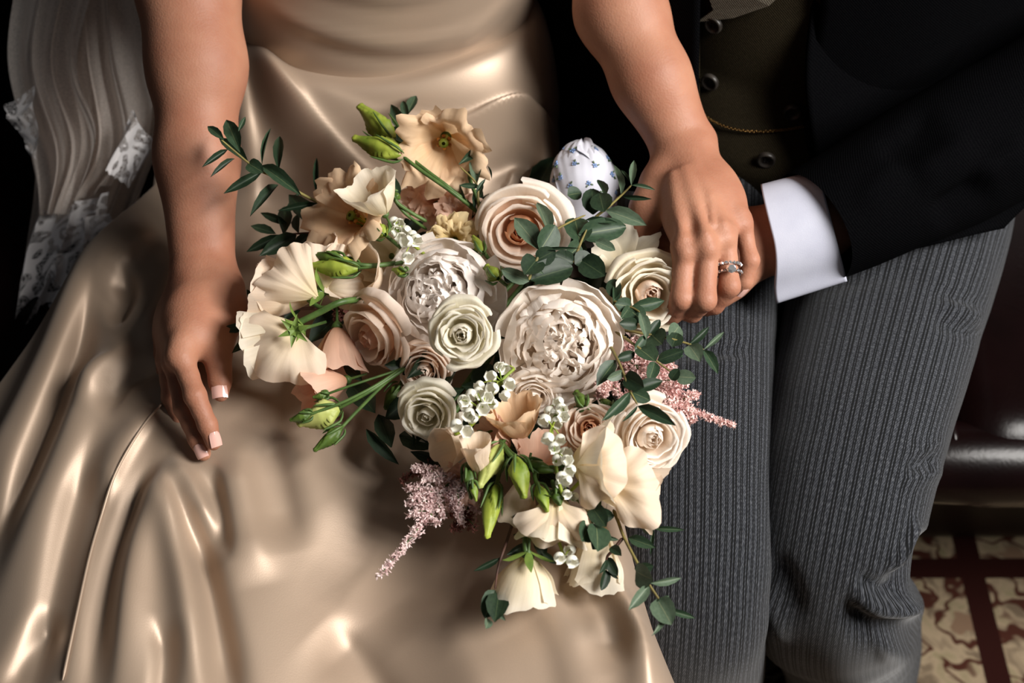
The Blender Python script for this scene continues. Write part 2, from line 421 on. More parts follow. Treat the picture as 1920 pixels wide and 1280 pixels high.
# ================================================================ setting
V = np.array([[-2.5, -2.2, 0], [2.5, -2.2, 0], [2.5, 2.2, 0], [-2.5, 2.2, 0]])
fl = mk('floor', V+np.array([0, 0, -.012]), [[0, 1, 2, 3]], M_WOOD, origin=(0, 0, 0), smooth=False, kind='structure')
n = 40; gx, gy = np.meshgrid(np.linspace(-1.6, 1.6, n), np.linspace(-1.3, 1.0, n), indexing='ij')
top = np.stack([gx, gy, .004+.0015*vnoise(np.stack([gx, gy, 0*gx], -1), 6)], -1).reshape(-1, 3)
bot = top.copy(); bot[:, 2] = -.011
ed = np.concatenate([np.arange(n)*n, (n-1)*n+np.arange(1, n), np.arange(n-2, -1, -1)*n+n-1, np.arange(n-2, 0, -1)])
q = np.stack([ed, ed+n*n, np.roll(ed, -1)+n*n, np.roll(ed, -1)], -1)
cp = mk('carpet', np.vstack([top, bot]), np.vstack([grid_faces(n, n), grid_faces(n, n)[:, ::-1]+n*n, q]), M_CARPET, origin=(0, 0, 0),
   label='patterned wool carpet, cream leaves and dark red bands, under the sofa', cat='carpet')
wl = mk('wall_back', np.array([[-2.5, 1.25, 0], [2.5, 1.25, 0], [2.5, 1.25, 2.8], [-2.5, 1.25, 2.8]]), [[0, 1, 2, 3]], M_WOOD, origin=(0, 1.25, 0), smooth=False, kind='structure')

def rbox(cx, cy, cz, sx, sy, sz, r, n=7, puff=0.0):
    # rounded, slightly puffed box
    m = 26; V = []; F = []
    b = MB()
    for ax in range(3):
        for sg in (-1, 1):
            t = np.concatenate([np.linspace(-1, -.8, n), np.linspace(-.8, .8, m)[1:-1], np.linspace(.8, 1, n)])
            a, c = np.meshgrid(t, t, indexing='ij'); P = np.zeros(a.shape+(3,))
            P[..., ax] = sg; P[..., (ax+1) % 3] = a; P[..., (ax+2) % 3] = c
            h = np.array([sx, sy, sz])/2; Q = P*h; inner = np.clip(Q, -(h-r), h-r); d = Q-inner
            Q = inner+nrm(d)*np.minimum(r, np.linalg.norm(d, axis=-1, keepdims=True)+1e9)*1.0
            if puff:
                Q[..., 2] += puff*np.sign(Q[..., 2])*np.clip(1-(Q[..., 0]/h[0])**2, 0, 1)*np.clip(1-(Q[..., 1]/h[1])**2, 0, 1)
            f = grid_faces(len(t), len(t)); b.add(Q.reshape(-1, 3)+np.array([cx, cy, cz]), f if sg > 0 else f[:, ::-1])
    V, F, U = b.get(); return V, F
sofa = thing('chesterfield_sofa', 'dark oxblood leather sofa with rolled seat front, under the couple', 'sofa', (0, .35, 0))
V, F = rbox(0, .462, .187, 2.3, .56, .36, .03); mk('base', V, F, M_WOOD, sofa)
for i, cx in enumerate((-.76, 0.02, .80)):
    V, F = rbox(cx, .355, .39, .775, .66, .13, .055, puff=.012); c = mk('seat_cushion', V, F, M_LEATHER, sofa)
    for s in (-1, 1):
        yy = .028+.0; P = [(cx+s*.384, .6, .447), (cx+s*.384, .12, .447), (cx+s*.384, .045, .435), (cx+s*.384, .026, .40), (cx+s*.384, .045, .345)]
        Vt, Ft = tube(P, .0045, 8, 30); mk('piping', Vt, Ft, M_LEATHER, c)
# rolled front edge with stitched sections, seam every 14 cm
for k in range(15):
    x0 = -1.12+k*.15; m = 16; xs = np.linspace(0, .15, m); th = np.linspace(0, 2*np.pi, 28, endpoint=False)
    rr = .036+.006*np.sin(np.pi*xs/.15)**.45
    Vr = np.stack([np.broadcast_to(x0+xs, (28, m)), .052+rr*np.cos(th)[:, None], .405+rr*np.sin(th)[:, None]], -1).reshape(-1, 3)
    mk('front_roll', Vr, grid_faces(28, m, True), M_LEATHER, sofa)
V, F = rbox(0, .76, .62, 2.3, .22, .75, .09); bk = mk('backrest', V, F, M_LEATHER, sofa)
for i in range(9):
    for j in range(2):
        a = np.linspace(0, 2*np.pi, 12, endpoint=False); c = np.array([-.96+.24*i+.12*j, .645, .62+.14*j])
        Vb = np.vstack([c+np.stack([.014*np.cos(a), 0*a+.006, .014*np.sin(a)], -1), c+np.stack([.009*np.cos(a), 0*a-.002, .009*np.sin(a)], -1), [c+[0, -.004, 0]]])
        Fb = [[k, (k+1) % 12, 12+(k+1) % 12, 12+k] for k in range(12)]+[[12+k, 12+(k+1) % 12, 24] for k in range(12)]
        mk('tuft_button', Vb, Fb, M_LEATHER, bk)
for sx in (-1, 1):
    V, F = rbox(sx*1.22, .42, .35, .2, .8, .62, .09); mk('armrest', V, F, M_LEATHER, sofa)
    for yy in (.17, .66):
        Vt, Ft = tube([(sx*1.05, yy, .045), (sx*1.05, yy, .02), (sx*1.05, yy, .004)], [.03, .034, .02], 14, 8); mk('foot', Vt, Ft, M_WOOD, sofa)

# ================================================================ bride
bride = thing('person', 'seated person with bare arms in a champagne satin dress and tulle veil', 'person', (-.12, .34, .46))
TC = np.array([-.12, .345])            # torso axis
# ---- body: one continuous surface of arms, hands and the torso under the dress
def ztup(px, py, z): return Z(px, py, z)
prims = []
def limb(pts, rad, k=.012):
    pts = [np.asarray(p, float) for p in pts]
    for i in range(len(pts)-1): prims.append((pts[i], pts[i+1], rad[i], rad[i+1], k))
# torso
limb([(-.12, .36, .56), (-.12, .37, .72), (-.12, .40, .95), (-.12, .44, 1.02)], [.10, .078, .09, .07], .05)
limb([(-.22, .44, 1.03), (-.02, .44, 1.03)], [.055, .055], .05)
limb([(-.12, .44, 1.05), (-.12, .44, 1.12)], [.045, .042], .05)
# right arm (left in the picture)
shR = np.array([-.285, .43, 1.0]); elR = Y(352, -20, .285); wrR = Z(380, 492, .645)
ax = nrm(wrR-elR)
limb([(-.22, .44, 1.03), shR, elR], [.05, .045, .0375], .03)
f1 = elR+(wrR-elR)*.28+CR*.004; f2 = elR+(wrR-elR)*.62
limb([elR, f1, f2, wrR], [.0375, .0360, .0290, .0215], .03)
limb([f2+CR*.004, wrR+CR*.0075-CF*.0], [.026, .0185], .01); limb([f2-CR*.004, wrR-CR*.0075], [.026, .0185], .01)
HR = {  # right hand: joints in picture position and height
 'th': [(418, 545, .643), (432, 585, .642), (414, 640, .640), (411, 690, .634), (414, 738, .627)],
 'in': [(352, 640, .655), (341, 668, .657), (366, 742, .650), (389, 796, .637), (400, 830, .628)],
 'mi': [(338, 640, .641), (326, 680, .640), (346, 765, .630), (371, 823, .620), (382, 850, .614)],
 'ri': [(325, 635, .626), (313, 676, .622), (322, 745, .609), (339, 790, .601), (346, 806, .598)],
 'pi': [(318, 625, .612), (308, 665, .606), (310, 720, .595), (322, 765, .590), (330, 785, .588)]}
def hand(H, wr, fr, palm_k=.016, tend=.0):
    J = {k: [Z(*p) for p in v] for k, v in H.items()}
    wdir = nrm(J['mi'][1]-wr)
    for k in ('in', 'mi', 'ri', 'pi'):
        j = J[k]; r = fr[k]
        side = {'in': -.5, 'mi': -.15, 'ri': .2, 'pi': .5}[k]
        c0 = wr+(j[1]-wr)*.18
        limb([c0, wr+(j[1]-wr)*.6, j[1]], [.0135, .0125, r*1.22], palm_k)          # metacarpal
        limb([j[1], j[1]+(j[2]-j[1])*.5, j[2]], [r*1.12, r*.98, r*1.06], .003)
        limb([j[2], (j[2]+j[3])/2, j[3]], [r*1.06, r*.90, r*.93], .003)
        limb([j[3], j[4]], [r*.92, r*.74], .003)
    a, b = J['in'][1], J['pi'][1]
    limb([a*.75+wr*.25, b*.75+wr*.25], [.012, .010], .02); limb([a*.5+wr*.5, b*.5+wr*.5], [.0135, .011], .02)
    t = J['th']; r = fr['th']
    limb([wr, t[0], t[1], t[2]], [.015, .0145, .0125, r*1.12], .014); limb([t[2], (t[2]+t[3])/2, t[3]], [r*1.12, r*.98, r*1.04], .005); limb([t[3], (t[3]+t[4])/2, t[4]], [r*1.02, r*.98, r*.72], .004)
    return J
JR = hand(HR, wrR, {'in': .0082, 'mi': .0080, 'ri': .0076, 'pi': .0066, 'th': .0090})
limb([wrR*.4+JR['th'][0]*.6, JR['in'][1]*.6+JR['th'][1]*.4], [.013, .012], .018)
# the hump of the index knuckle and the tendon towards it
prims.append((Z(340, 652, .660), Z(336, 668, .659), .0085, .009, .010))
prims.append((Z(385, 545, .660), Z(342, 640, .664), .0035, .003, .010))
prims.append((Z(392, 560, .657), Z(405, 600, .652), .0028, .0025, .010))
# left arm (right in the picture)
shL = np.array([.06, .43, 1.0]); elL = np.array([.085, .37, .79]); wrL = Z(1278, 268, .700)
limb([(-.02, .44, 1.03), shL, elL], [.05, .045, .037], .03)
g1 = Z(1165, 20, .765); g2 = Z(1222, 150, .735)
limb([elL, g1, g2, wrL], [.037, .0365, .0300, .0225], .02)
limb([g2+CR*.004, wrL+CR*.0095], [.024, .0175], .010); limb([g2-CR*.004, wrL-CR*.0085], [.024, .0175], .010)
prims.append((Z(1317, 262, .707), Z(1318, 275, .706), .0095, .0095, .012))      # ulna head
HL = {
 'th': [(1238, 345, .690), (1214, 392, .684), (1205, 432, .672), (1207, 468, .660), (1214, 498, .650)],
 'in': [(1262, 440, .694), (1283, 462, .699), (1278, 560, .682), (1262, 588, .660), (1250, 585, .648)],
 'mi': [(1300, 440, .698), (1327, 456, .703), (1322, 562, .685), (1298, 586, .662), (1285, 588, .650)],
 'ri': [(1330, 430, .698), (1360, 437, .700), (1368, 537, .684), (1340, 572, .663), (1325, 580, .652)],
 'pi': [(1360, 405, .692), (1389, 413, .693), (1407, 488, .680), (1396, 528, .666), (1386, 545, .658)]}
JL = hand(HL, wrL, {'in': .0085, 'mi': .0085, 'ri': .0080, 'pi': .0070, 'th': .0090})
for k, (kx, ky, kz) in {'in': (1281, 464, .7055), 'mi': (1325, 457, .7100), 'ri': (1358, 438, .7065), 'pi': (1390, 412, .698)}.items():   # knuckles
    prims.append((Z(kx-3, ky, kz), Z(kx+2, ky+8, kz-.001), .0072, .0072, .009))
for a, b in (((1262, 330, .7145), (1280, 448, .7115)), ((1285, 320, .7175), (1323, 440, .7165)), ((1300, 318, .716), (1355, 420, .713)), ((1308, 318, .712), (1384, 398, .7025))):   # tendons
    prims.append((Z(*a), Z(*b), .0026, .0034, .007))
prims.append((Z(1296, 290, .7165), Z(1330, 370, .7175), .0018, .0020, .004)); prims.append((Z(1330, 370, .7175), Z(1337, 420, .7165), .0020, .0016, .004))   # vein
V, F = sdf_mesh(prims, .0017); V = relax(V, F, 2, .5)
body = mk('body', V, F, M_SKIN, bride, label='bare arms and hands, skin')
def nail(tip, prev, up, wdt, ln, parent, lift=.0):
    d = nrm(tip-prev); up = np.asarray(up, float); up = nrm(up-d*(up @ d)); s = np.cross(d, up)
    u = np.linspace(-1, 1, 9); v = np.linspace(0, 1, 9); U, W = np.meshgrid(u, v, indexing='ij')
    ww = wdt*(.86+.14*np.sin(W*np.pi*.7))*np.where(W < .2, np.sqrt(np.clip(1-((.2-W)/.2)**2*.5, 0, 1)), 1)
    P = tip+d*((W[..., None]-.70)*ln)+s*(U*ww)[..., None]+up*(lift+(1-W)*.0018-(U**2)*wdt*.42-(W-.4)**2*ln*.10)[..., None]
    Q = P-up*.0009
    f = grid_faces(9, 9); n = 81
    b = MB(); b.add(P.reshape(-1, 3), f); b.add(Q.reshape(-1, 3), f[:, ::-1])
    return b.build('fingernail', M_NAIL, parent, label='pale pink manicured fingernail')
upc = -CF
nail(JR['th'][4], JR['th'][3], upc+CR*.05, .0062, .0158, body, .0070)
nail(JR['in'][4], JR['in'][3], CR*.55+upc*.65, .0048, .0115, body, .0066)
nail(JR['mi'][4], JR['mi'][3], CR*-.1+upc*.9, .0046, .0110, body, .0064)
nail(JL['pi'][4], JL['pi'][3], upc*.6+CR*.6, .0042, .0095, body, .0052)

# ---- dress
SK = [  # folds of the skirt: polyline, widths, height, how much gentler the left bank is
 ([(-60, 980), (0, 860), (85, 690), (170, 500), (300, 340)], 34, 24, .014),
 ([(-40, 1110), (45, 900), (102, 760), (150, 640), (190, 520)], 16, 12, -.016, 2.2),
 ([(-20, 1230), (60, 980), (125, 830), (180, 715), (270, 670)], 40, 18, .012),
 ([(40, 1400), (95, 1130), (140, 940), (200, 790)], 26, 16, -.010, 1.6),
 ([(118, 1330), (168, 1045), (222, 895), (312, 752)], 8, 6, .0015, 1),
 ([(150, 1400), (195, 1130), (235, 980), (300, 830)], 26, 16, -.009, 1.3),
 ([(220, 1420), (243, 1090), (275, 960), (325, 850)], 34, 20, .011, 1.5),
 ([(298, 880), (330, 985), (362, 1120), (392, 1400)], 13, 16, .014, 2.6),
 ([(345, 930), (378, 1050), (410, 1200), (440, 1400)], 22, 34, -.014, 1.4),
 ([(310, 850), (365, 920), (405, 1000)], 18, 18, .008),
 ([(392, 860), (412, 960), (425, 1060)], 14, 18, -.009),
 ([(430, 830), (460, 960), (490, 1100)], 26, 44, .008),
 ([(495, 790), (522, 900), (548, 1040)], 24, 40, -.007),
 ([(470, 760), (570, 880), (690, 1060)], 34, 70, .007),
 ([(560, 700), (660, 800), (770, 900)], 26, 34, .008),
 ([(600, 1170), (680, 1250), (740, 1360)], 36, 40, -.008),
 ([(760, 1120), (840, 1230), (900, 1380)], 60, 70, .006),
 ([(950, 1120), (1010, 1220), (1040, 1380)], 40, 50, -.005),
 ([(1090, 1010), (1180, 1150), (1205, 1220), (1220, 1400)], 18, 26, .011, 1.5),
 ([(1060, 1060), (1145, 1150), (1165, 1260)], 22, 26, -.008),
 ([(0, 1330), (55, 1210), (100, 1130)], 24, 16, -.010), ([(280, 1400), (305, 1250), (300, 1150)], 14, 18, -.007),
 # lap, between hand and belly
 ([(440, 10), (540, 180), (650, 320), (760, 420)], 16, 40, .014, 1.2),
 ([(432, 60), (500, 220), (600, 360), (660, 440)], 16, 36, -.013),
 ([(428, 40), (455, 180), (470, 330), (472, 460)], 10, 26, .009),
 ([(418, 90), (428, 240), (420, 350)], 10, 14, -.008),
 ([(580, 170), (720, 205), (850, 210), (960, 190)], 18, 18, -.003),
 ([(520, 150), (640, 195), (780, 230), (940, 230)], 20, 20, .004),
 ([(830, 250), (930, 222), (985, 212), (1022, 250), (1035, 350)], 20, 16, .018, 1.3),
 ([(860, 350), (940, 290), (985, 290), (1000, 350)], 24, 18, -.013),
 ([(990, 205), (1050, 218), (1066, 290)], 10, 14, -.010),
 ([(340, 450), (300, 560), (240, 650)], 24, 22, .008), ([(225, 500), (240, 560), (205, 620)], 18, 16, -.011), ([(300, 420), (240, 480), (190, 560)], 20, 22, .008),
 ([(250, 630), (200, 690), (140, 780)], 14, 24, .006), ([(310, 690), (240, 720), (190, 790)], 12, 16, -.007), ([(300, 760), (230, 850), (180, 950)], 14, 26, .008)]
def skirt_z(x, y):
    re = np.sqrt(((x-TC[0])/.158)**2+((y-.355)/.115)**2)
    z = .598+0*x
    z += .010*np.exp(-((x+.235+.06*y)/.07)**2)*sst(-.45, -.1, -y+.15-.3) + .012*np.exp(-((x+.02)/.07)**2)
    z -= .085*sst(-.30, -.56, x+.02*y)                                # towards the seat on the left
    xr = np.interp(y, [-.32, -.24, -.18, -.05, .1, .2, .3], [.140, .118, .098, .082, .07, .055, .04])
    z -= .24*sst(0, .085, x-xr+.02)                                   # falls between the two sitters
    z += .104*sst(1.55, .90, re)**1.25                                   # rises over the belly to the waist
    z -= .034*np.exp(-((x+.095+.1*y)/.075)**2)*sst(.10, -.16, y)              # sags between the thighs
    z -= .30*sst(-.285, -.42, y+.06*np.abs(x+.1))                               # drops over the knees
    return z
nx, ny = 410, 410
xs = np.linspace(-.66, .21, nx); ys = np.linspace(-.43, .50, ny)
GX, GY = np.meshgrid(xs, ys, indexing='ij'); GZ = skirt_z(GX, GY)
PX, PY = proj(np.stack([GX, GY, GZ], -1))
GZ2 = GZ+strokes(PX, PY, SK)*1.15+.003*vnoise(np.stack([GX, GY, GZ*0], -1), 9)
xl = np.interp(PY, [0, 350, 480, 640, 720, 1400], [330, 290, 168, 55, -5, -250])
GZ2 = GZ2-.20*sst(0, 50, xl-PX)
P = np.stack([GX, GY, GZ2], -1)
keep = (np.sqrt(((GX-TC[0])/.158)**2+((GY-.355)/.115)**2) > .80)
F = grid_faces(nx, ny); kf = keep.reshape(-1)[F].all(1)
skirt = mk('skirt', P.reshape(-1, 3), F[kf], M_SATIN, bride, label='champagne satin skirt with soft folds')
def surf(px, py):
    # point of the skirt under a picture position
    d = (PX-px)**2+(PY-py)**2; i = np.unravel_index(np.argmin(d), d.shape); return P[i]
Vt, Ft = tube([surf(*q)+np.array([0, 0, .0012]) for q in [(312, 754), (268, 815), (222, 895), (192, 970), (168, 1045), (145, 1150), (118, 1278)]], .0011, 8, 50)
mk('skirt_seam', Vt, Ft, M_SATIN, skirt)
# bodice: lofted round the torso, sagging drapery lines
nu, nv = 160, 60; th = np.linspace(0, 2*np.pi, nu, endpoint=False); vz = np.linspace(0, 1, nv)
TH, VZ = np.meshgrid(th, vz, indexing='ij')
hz = .33*VZ-.03; lean = .06*VZ
a = np.interp(VZ, [0, .12, .5, 1], [.139, .137, .150, .165]); b = np.interp(VZ, [0, .12, .5, 1], [.094, .093, .115, .12])
seamz = .677+.020*np.cos(TH-1.5*np.pi)*1.0
Bx = TC[0]+a*np.cos(TH); By = .345+lean+b*np.sin(TH); Bz = seamz+hz
front = np.clip(-np.sin(TH), 0, 1)
q1, q2 = proj(np.stack([Bx, By, Bz], -1))
dz = strokes(q1, q2, [([(450, -30), (560, 40), (720, 78), (860, 60), (965, -10)], 14, 10, .0035), ([(470, 10), (600, 82), (740, 112), (880, 95), (970, 30)], 10, 9, -.003), ([(480, -40), (640, 10), (760, 20), (900, -20)], 14, 12, -.003), ([(860, 110), (930, 60), (975, -5)], 7, 6, -.003), ([(845, 95), (910, 40), (960, -20)], 8, 6, .003)])
By = By-dz*front; 
P2 = np.stack([Bx, By, Bz], -1)
bod = mk('bodice', P2.reshape(-1, 3), grid_faces(nu, nv, True), M_SATIN, bride, label='fitted champagne satin bodice with a curved waist seam')
ring = P2[:, 5]*.46+P2[:, 6]*.54; ring = np.vstack([ring, ring[:1]]); ring = ring+np.array([0, -.0008, -.001])
Vt, Ft = tube(ring, .0016, 8, 200); mk('waist_seam', Vt, Ft, M_SATIN, bod)

# ---- veil: pleated tulle layers falling beside the arm, lace along the hem
def sheet(Lp, Rp, ns, nt, pleats, amp, seed, ph=0.0):
    Lc = catmull([p for p in Lp], nt); Rc = catmull([p for p in Rp], nt)
    s = np.linspace(0, 1, ns); S = s[:, None, None]
    Pm = Lc[None]*(1-S)+Rc[None]*S
    v = np.linspace(0, 1, nt)[None]
    ph2 = 2*np.pi*pleats*(s[:, None]+.10*np.sin(3*v+seed)+.04*np.sin(9*s[:, None]+seed))+ph
    off = amp*(np.sin(ph2)+.45*np.sin(2.3*ph2+seed))*(.5+.5*v)
    Pm = Pm-CF*off[..., None]+CR*(.4*amp*np.cos(ph2))[..., None]
    W = np.linalg.norm(Rc-Lc, axis=1).mean(); H = np.linalg.norm(np.diff(Lc, axis=0), axis=1).sum()
    uv = np.stack([np.broadcast_to(s[:, None]*W*1.5, (ns, nt)), np.broadcast_to(v*H, (ns, nt))], -1)
    return Pm.reshape(-1, 3), grid_faces(ns, nt), uv.reshape(-1, 2)
def vp(*L): return [D(*p) for p in L]
veil = None
layers = [
 (vp((40, -60, 1.22), (22, 120, 1.25), (60, 300, 1.27), (75, 405, 1.27)), vp((190, -60, 1.20), (150, 120, 1.22), (180, 260, 1.24), (118, 400, 1.26)), 60, 60, 3.2, .007, 1),
 (vp((70, -60, 1.24), (60, 100, 1.27), (85, 280, 1.29), (62, 420, 1.30)), vp((275, -60, 1.22), (278, 120, 1.25), (272, 260, 1.27), (205, 345, 1.28)), 90, 60, 4.3, .008, 2),
 (vp((150, -60, 1.25), (110, 150, 1.28), (112, 300, 1.30), (75, 480, 1.31)), vp((300, -60, 1.24), (300, 120, 1.27), (290, 260, 1.29), (250, 400, 1.31)), 70, 60, 3.0, .008, 4),
 (vp((85, -60, 1.27), (60, 150, 1.30), (70, 330, 1.325), (40, 540, 1.33)), vp((310, -60, 1.27), (310, 120, 1.30), (300, 260, 1.32), (170, 520, 1.325)), 70, 60, 3.0, .006, 6)]
for i, (l, r, ns, nt, pl, am, sd) in enumerate(layers):
    V, F, uv = sheet(l, r, ns, nt, pl, am, sd)
    if veil is None: veil = mk('veil', V, F, M_TULLE, bride, uv=uv, label='sheer pleated tulle veil beside the arm')
    else: mk('tulle_layer', V, F, M_TULLE, veil, uv=uv)
def lace(Lp, Rp, pl, am, sd, ns=60, nt=50):
    V, F, uv = sheet(vp(*Lp), vp(*Rp), ns, nt, pl, am, sd)
    # scalloped edge: pull the last rows in
    Vg = V.reshape(ns, nt, 3); s = np.linspace(0, 1, ns)
    sc = .75+.25*np.abs(np.sin(s*np.pi*6))
    for i in range(ns):
        base = Vg[i, 0].copy(); Vg[i] = base+(Vg[i]-base)*(.86+.14*sc[i])
    mk('lace_trim', Vg.reshape(-1, 3), F, M_LACE, veil, uv=uv, label='white floral lace edging')
lace([(62, 160, 1.235), (30, 185, 1.24), (2, 198, 1.245)], [(72, 300, 1.245), (66, 296, 1.245), (58, 290, 1.25)], 1.5, .004, 3)
lace([(245, 205, 1.245), (222, 260, 1.25), (196, 318, 1.25)], [(290, 270, 1.25), (268, 310, 1.25), (243, 356, 1.25)], 1.2, .004, 5)
lace([(75, 400, 1.27), (46, 500, 1.28), (22, 622, 1.28)], [(210, 360, 1.26), (190, 440, 1.27), (62, 640, 1.28)], 2.3, .009, 7, 80, 80)
lace([(95, 480, 1.26), (92, 505, 1.26), (95, 535, 1.26)], [(140, 470, 1.26), (135, 505, 1.26), (120, 545, 1.26)], 1.0, .004, 9)
lace([(140, 410, 1.255), (142, 440, 1.255), (146, 478, 1.255)], [(205, 400, 1.255), (210, 420, 1.255), (205, 445, 1.255)], 1.2, .004, 10)
# ================================================================ groom
groom = thing('person', 'seated person in a dark suit with grey striped trousers and white shirt cuff', 'person', (.29, .36, .46))
def leg(path, rw, rh, nu=150, nv=170, SKK=(), amp=1.0, u0=0.0, sq=2.4):
    C = catmull(path, nv); T = nrm(np.gradient(C, axis=0))
    t = np.linspace(0, 1, nv); Rw = np.interp(t, np.linspace(0, 1, len(rw)), rw); Rh = np.interp(t, np.linspace(0, 1, len(rh)), rh)
    X = nrm(np.cross(T, np.array([0, .25, 1.0])))                                    # sideways
    # keep the side axis steady round the knee
    X = nrm(np.broadcast_to(nrm(X[:nv//3].mean(0)), X.shape)-T*((T @ nrm(X[:nv//3].mean(0)))[:, None])); U = np.cross(X, T)
    th = np.linspace(0, 2*np.pi, nu+1)
    ct, st = np.cos(th), np.sin(th)
    e = 2/sq; cx = np.sign(ct)*np.abs(ct)**e; cy = np.sign(st)*np.abs(st)**e
    N = ct[:, None, None]*X[None]+st[:, None, None]*U[None]
    P = C[None]+(cx[:, None]*Rw[None])[..., None]*X[None]+(cy[:, None]*Rh[None])[..., None]*U[None]
    px, py = proj(P); vis = np.clip(-(N @ CF)*2.2+.3, 0, 1)
    P = P+N*((strokes(px, py, SKK)*amp)*vis+.0012*vnoise(P, 30, 3))[..., None]
    arc = np.concatenate([[0], np.cumsum(np.hypot(np.diff(cx*np.mean(Rw)), np.diff(cy*np.mean(Rh))))])
    ln = np.concatenate([[0], np.cumsum(np.linalg.norm(np.diff(C, axis=0), axis=1))])
    uv = np.stack([np.broadcast_to(arc[:, None]+u0, P.shape[:2]), np.broadcast_to(ln[None], P.shape[:2])], -1)
    return P.reshape(-1, 3), grid_faces(nu+1, nv), uv.reshape(-1, 2)
kneeL = np.array([.256, -.115, .535])
pathL = [(.43, .42, .535), (.392, .26, .545), (.330, .10, .545), (.278, -.04, .542), (.262, -.105, .50), (.280, -.10, .42), (.318, -.06, .31), (.365, -.015, .16), (.385, 0, .09)]
SKL = [([(1760, 560), (1800, 580), (1850, 600)], 9, 9, .006), ([(1740, 590), (1800, 615), (1850, 630)], 8, 8, -.006), ([(1730, 540), (1800, 555), (1860, 575)], 9, 9, -.005),
 ([(1500, 545), (1620, 520), (1760, 510)], 9, 9, -.003),
 ([(1700, 860), (1725, 870), (1760, 850)], 8, 8, -.006), ([(1680, 900), (1730, 890), (1770, 870)], 9, 9, .005), ([(1690, 835), (1720, 845), (1780, 820)], 8, 8, .004),
 ([(1590, 1100), (1640, 1130), (1690, 1135), (1735, 1120)], 13, 13, .016), ([(1640, 1090), (1690, 1080), (1720, 1020), (1725, 985)], 16, 11, -.012), ([(1660, 1080), (1700, 1020), (1718, 965)], 9, 9, .010), ([(1600, 1070), (1650, 1105), (1700, 1108)], 9, 9, -.010),
 ([(1580, 1150), (1650, 1170), (1730, 1160)], 14, 14, -.010), ([(1600, 1195), (1660, 1215), (1715, 1240)], 16, 18, .007), ([(1570, 1110), (1620, 1170), (1640, 1250)], 12, 14, -.007), ([(1440, 1040), (1480, 1090), (1500, 1170)], 18, 18, -.009), ([(1420, 1100), (1450, 1150), (1470, 1220)], 16, 18, .007)]
SKL = [(a, b, c, d*.8) for a, b, c, d in SKL]
V, F, uv = leg(pathL, [.100, .094, .086, .074, .070, .071, .073, .073, .074], [.080, .084, .078, .070, .066, .070, .074, .080, .084], SKK=SKL, u0=.004)
tr = mk('trousers', V, F, M_TROUSER, groom, uv=uv, label='grey striped wool trousers')
pathR = [(.20, .42, .53), (.175, .24, .538), (.160, .08, .538), (.147, -.06, .535), (.145, -.130, .50), (.152, -.135, .42), (.170, -.10, .30), (.185, -.06, .16), (.19, -.05, .09)]
SKR = [([(1240, 655), (1330, 655), (1420, 650)], 9, 9, -.005), ([(1240, 640), (1330, 636), (1420, 632)], 8, 8, .003), ([(1260, 690), (1330, 680), (1420, 672)], 10, 10, .003)]
V, F, uv = leg(pathR, [.09, .082, .075, .068, .064, .066, .070, .072, .074], [.078, .080, .074, .068, .064, .068, .074, .08, .084], SKK=SKR)
mk('trouser_leg', V, F, M_TROUSER, tr, uv=uv)
# shoes
def shoe(c, ang):
    m, k = 24, 26; t = np.linspace(0, 1, m); th = np.linspace(0, 2*np.pi, k, endpoint=False)
    wd = np.interp(t, [0, .1, .35, .6, .85, 1], [.01, .032, .036, .048, .040, .004]); ht = np.interp(t, [0, .08, .3, .5, .75, .95, 1], [.03, .075, .085, .06, .045, .03, .006])
    yv = .11-.30*t
    x = wd[None]*np.cos(th)[:, None]; z = np.where(np.sin(th)[:, None] > 0, ht[None]*np.sin(th)[:, None]+.012, .012*np.sin(th)[:, None]+.012)
    P = np.stack([x, np.broadcast_to(yv, x.shape), z], -1)
    ca, sa = math.cos(ang), math.sin(ang); R = np.array([[ca, -sa, 0], [sa, ca, 0], [0, 0, 1]])
    return P.reshape(-1, 3) @ R.T+np.array(c), grid_faces(k, m, True)
V, F = shoe((.405, .0, .0065), .62); mk('shoe', V, F, M_SHOE, groom, label='black leather shoe')
V, F = shoe((.195, -.06, .0065), -.1); mk('shoe', V, F, M_SHOE, groom, label='black leather shoe')
# ---- torso: waistcoat over the body, jacket shell open in front
GC = np.array([.275, .40])
def torso(nu, nv, z0, z1, grow=0.0, a0=0, a1=2*np.pi, closed=True):
    th = np.linspace(a0, a1, nu, endpoint=not closed); vv = np.linspace(0, 1, nv); TH, VV = np.meshgrid(th, vv, indexing='ij')
    z = z0+(z1-z0)*VV; h = (z-.5)/.5
    ax_ = np.interp(h, [0, .3, 1], [.165, .160, .185])+grow; by = np.interp(h, [0, .12, .24, .36, 1], [.178, .203, .195, .150, .125])+grow
    return np.stack([GC[0]+ax_*np.cos(TH), GC[1]+.03*h+by*np.sin(TH), z], -1)
Pv = torso(150, 70, .50, 1.02); vest = mk('waistcoat', Pv.reshape(-1, 3), grid_faces(150, 70, True), M_VEST, groom, label='dark olive wool waistcoat with horn buttons')
def onvest(px, py, lift=0.0):
    q1, q2 = proj(Pv); f = (Pv[..., 1] < GC[1]); d = np.where(f, (q1-px)**2+(q2-py)**2, 1e9); i = np.unravel_index(np.argmin(d), d.shape)
    # refine along the ray at that depth
    p = D(px, py, dep(Pv[i])); n = nrm(np.array([(p[0]-GC[0])/.16**2, (p[1]-GC[1])/.14**2, 0])); return p+n*lift, n
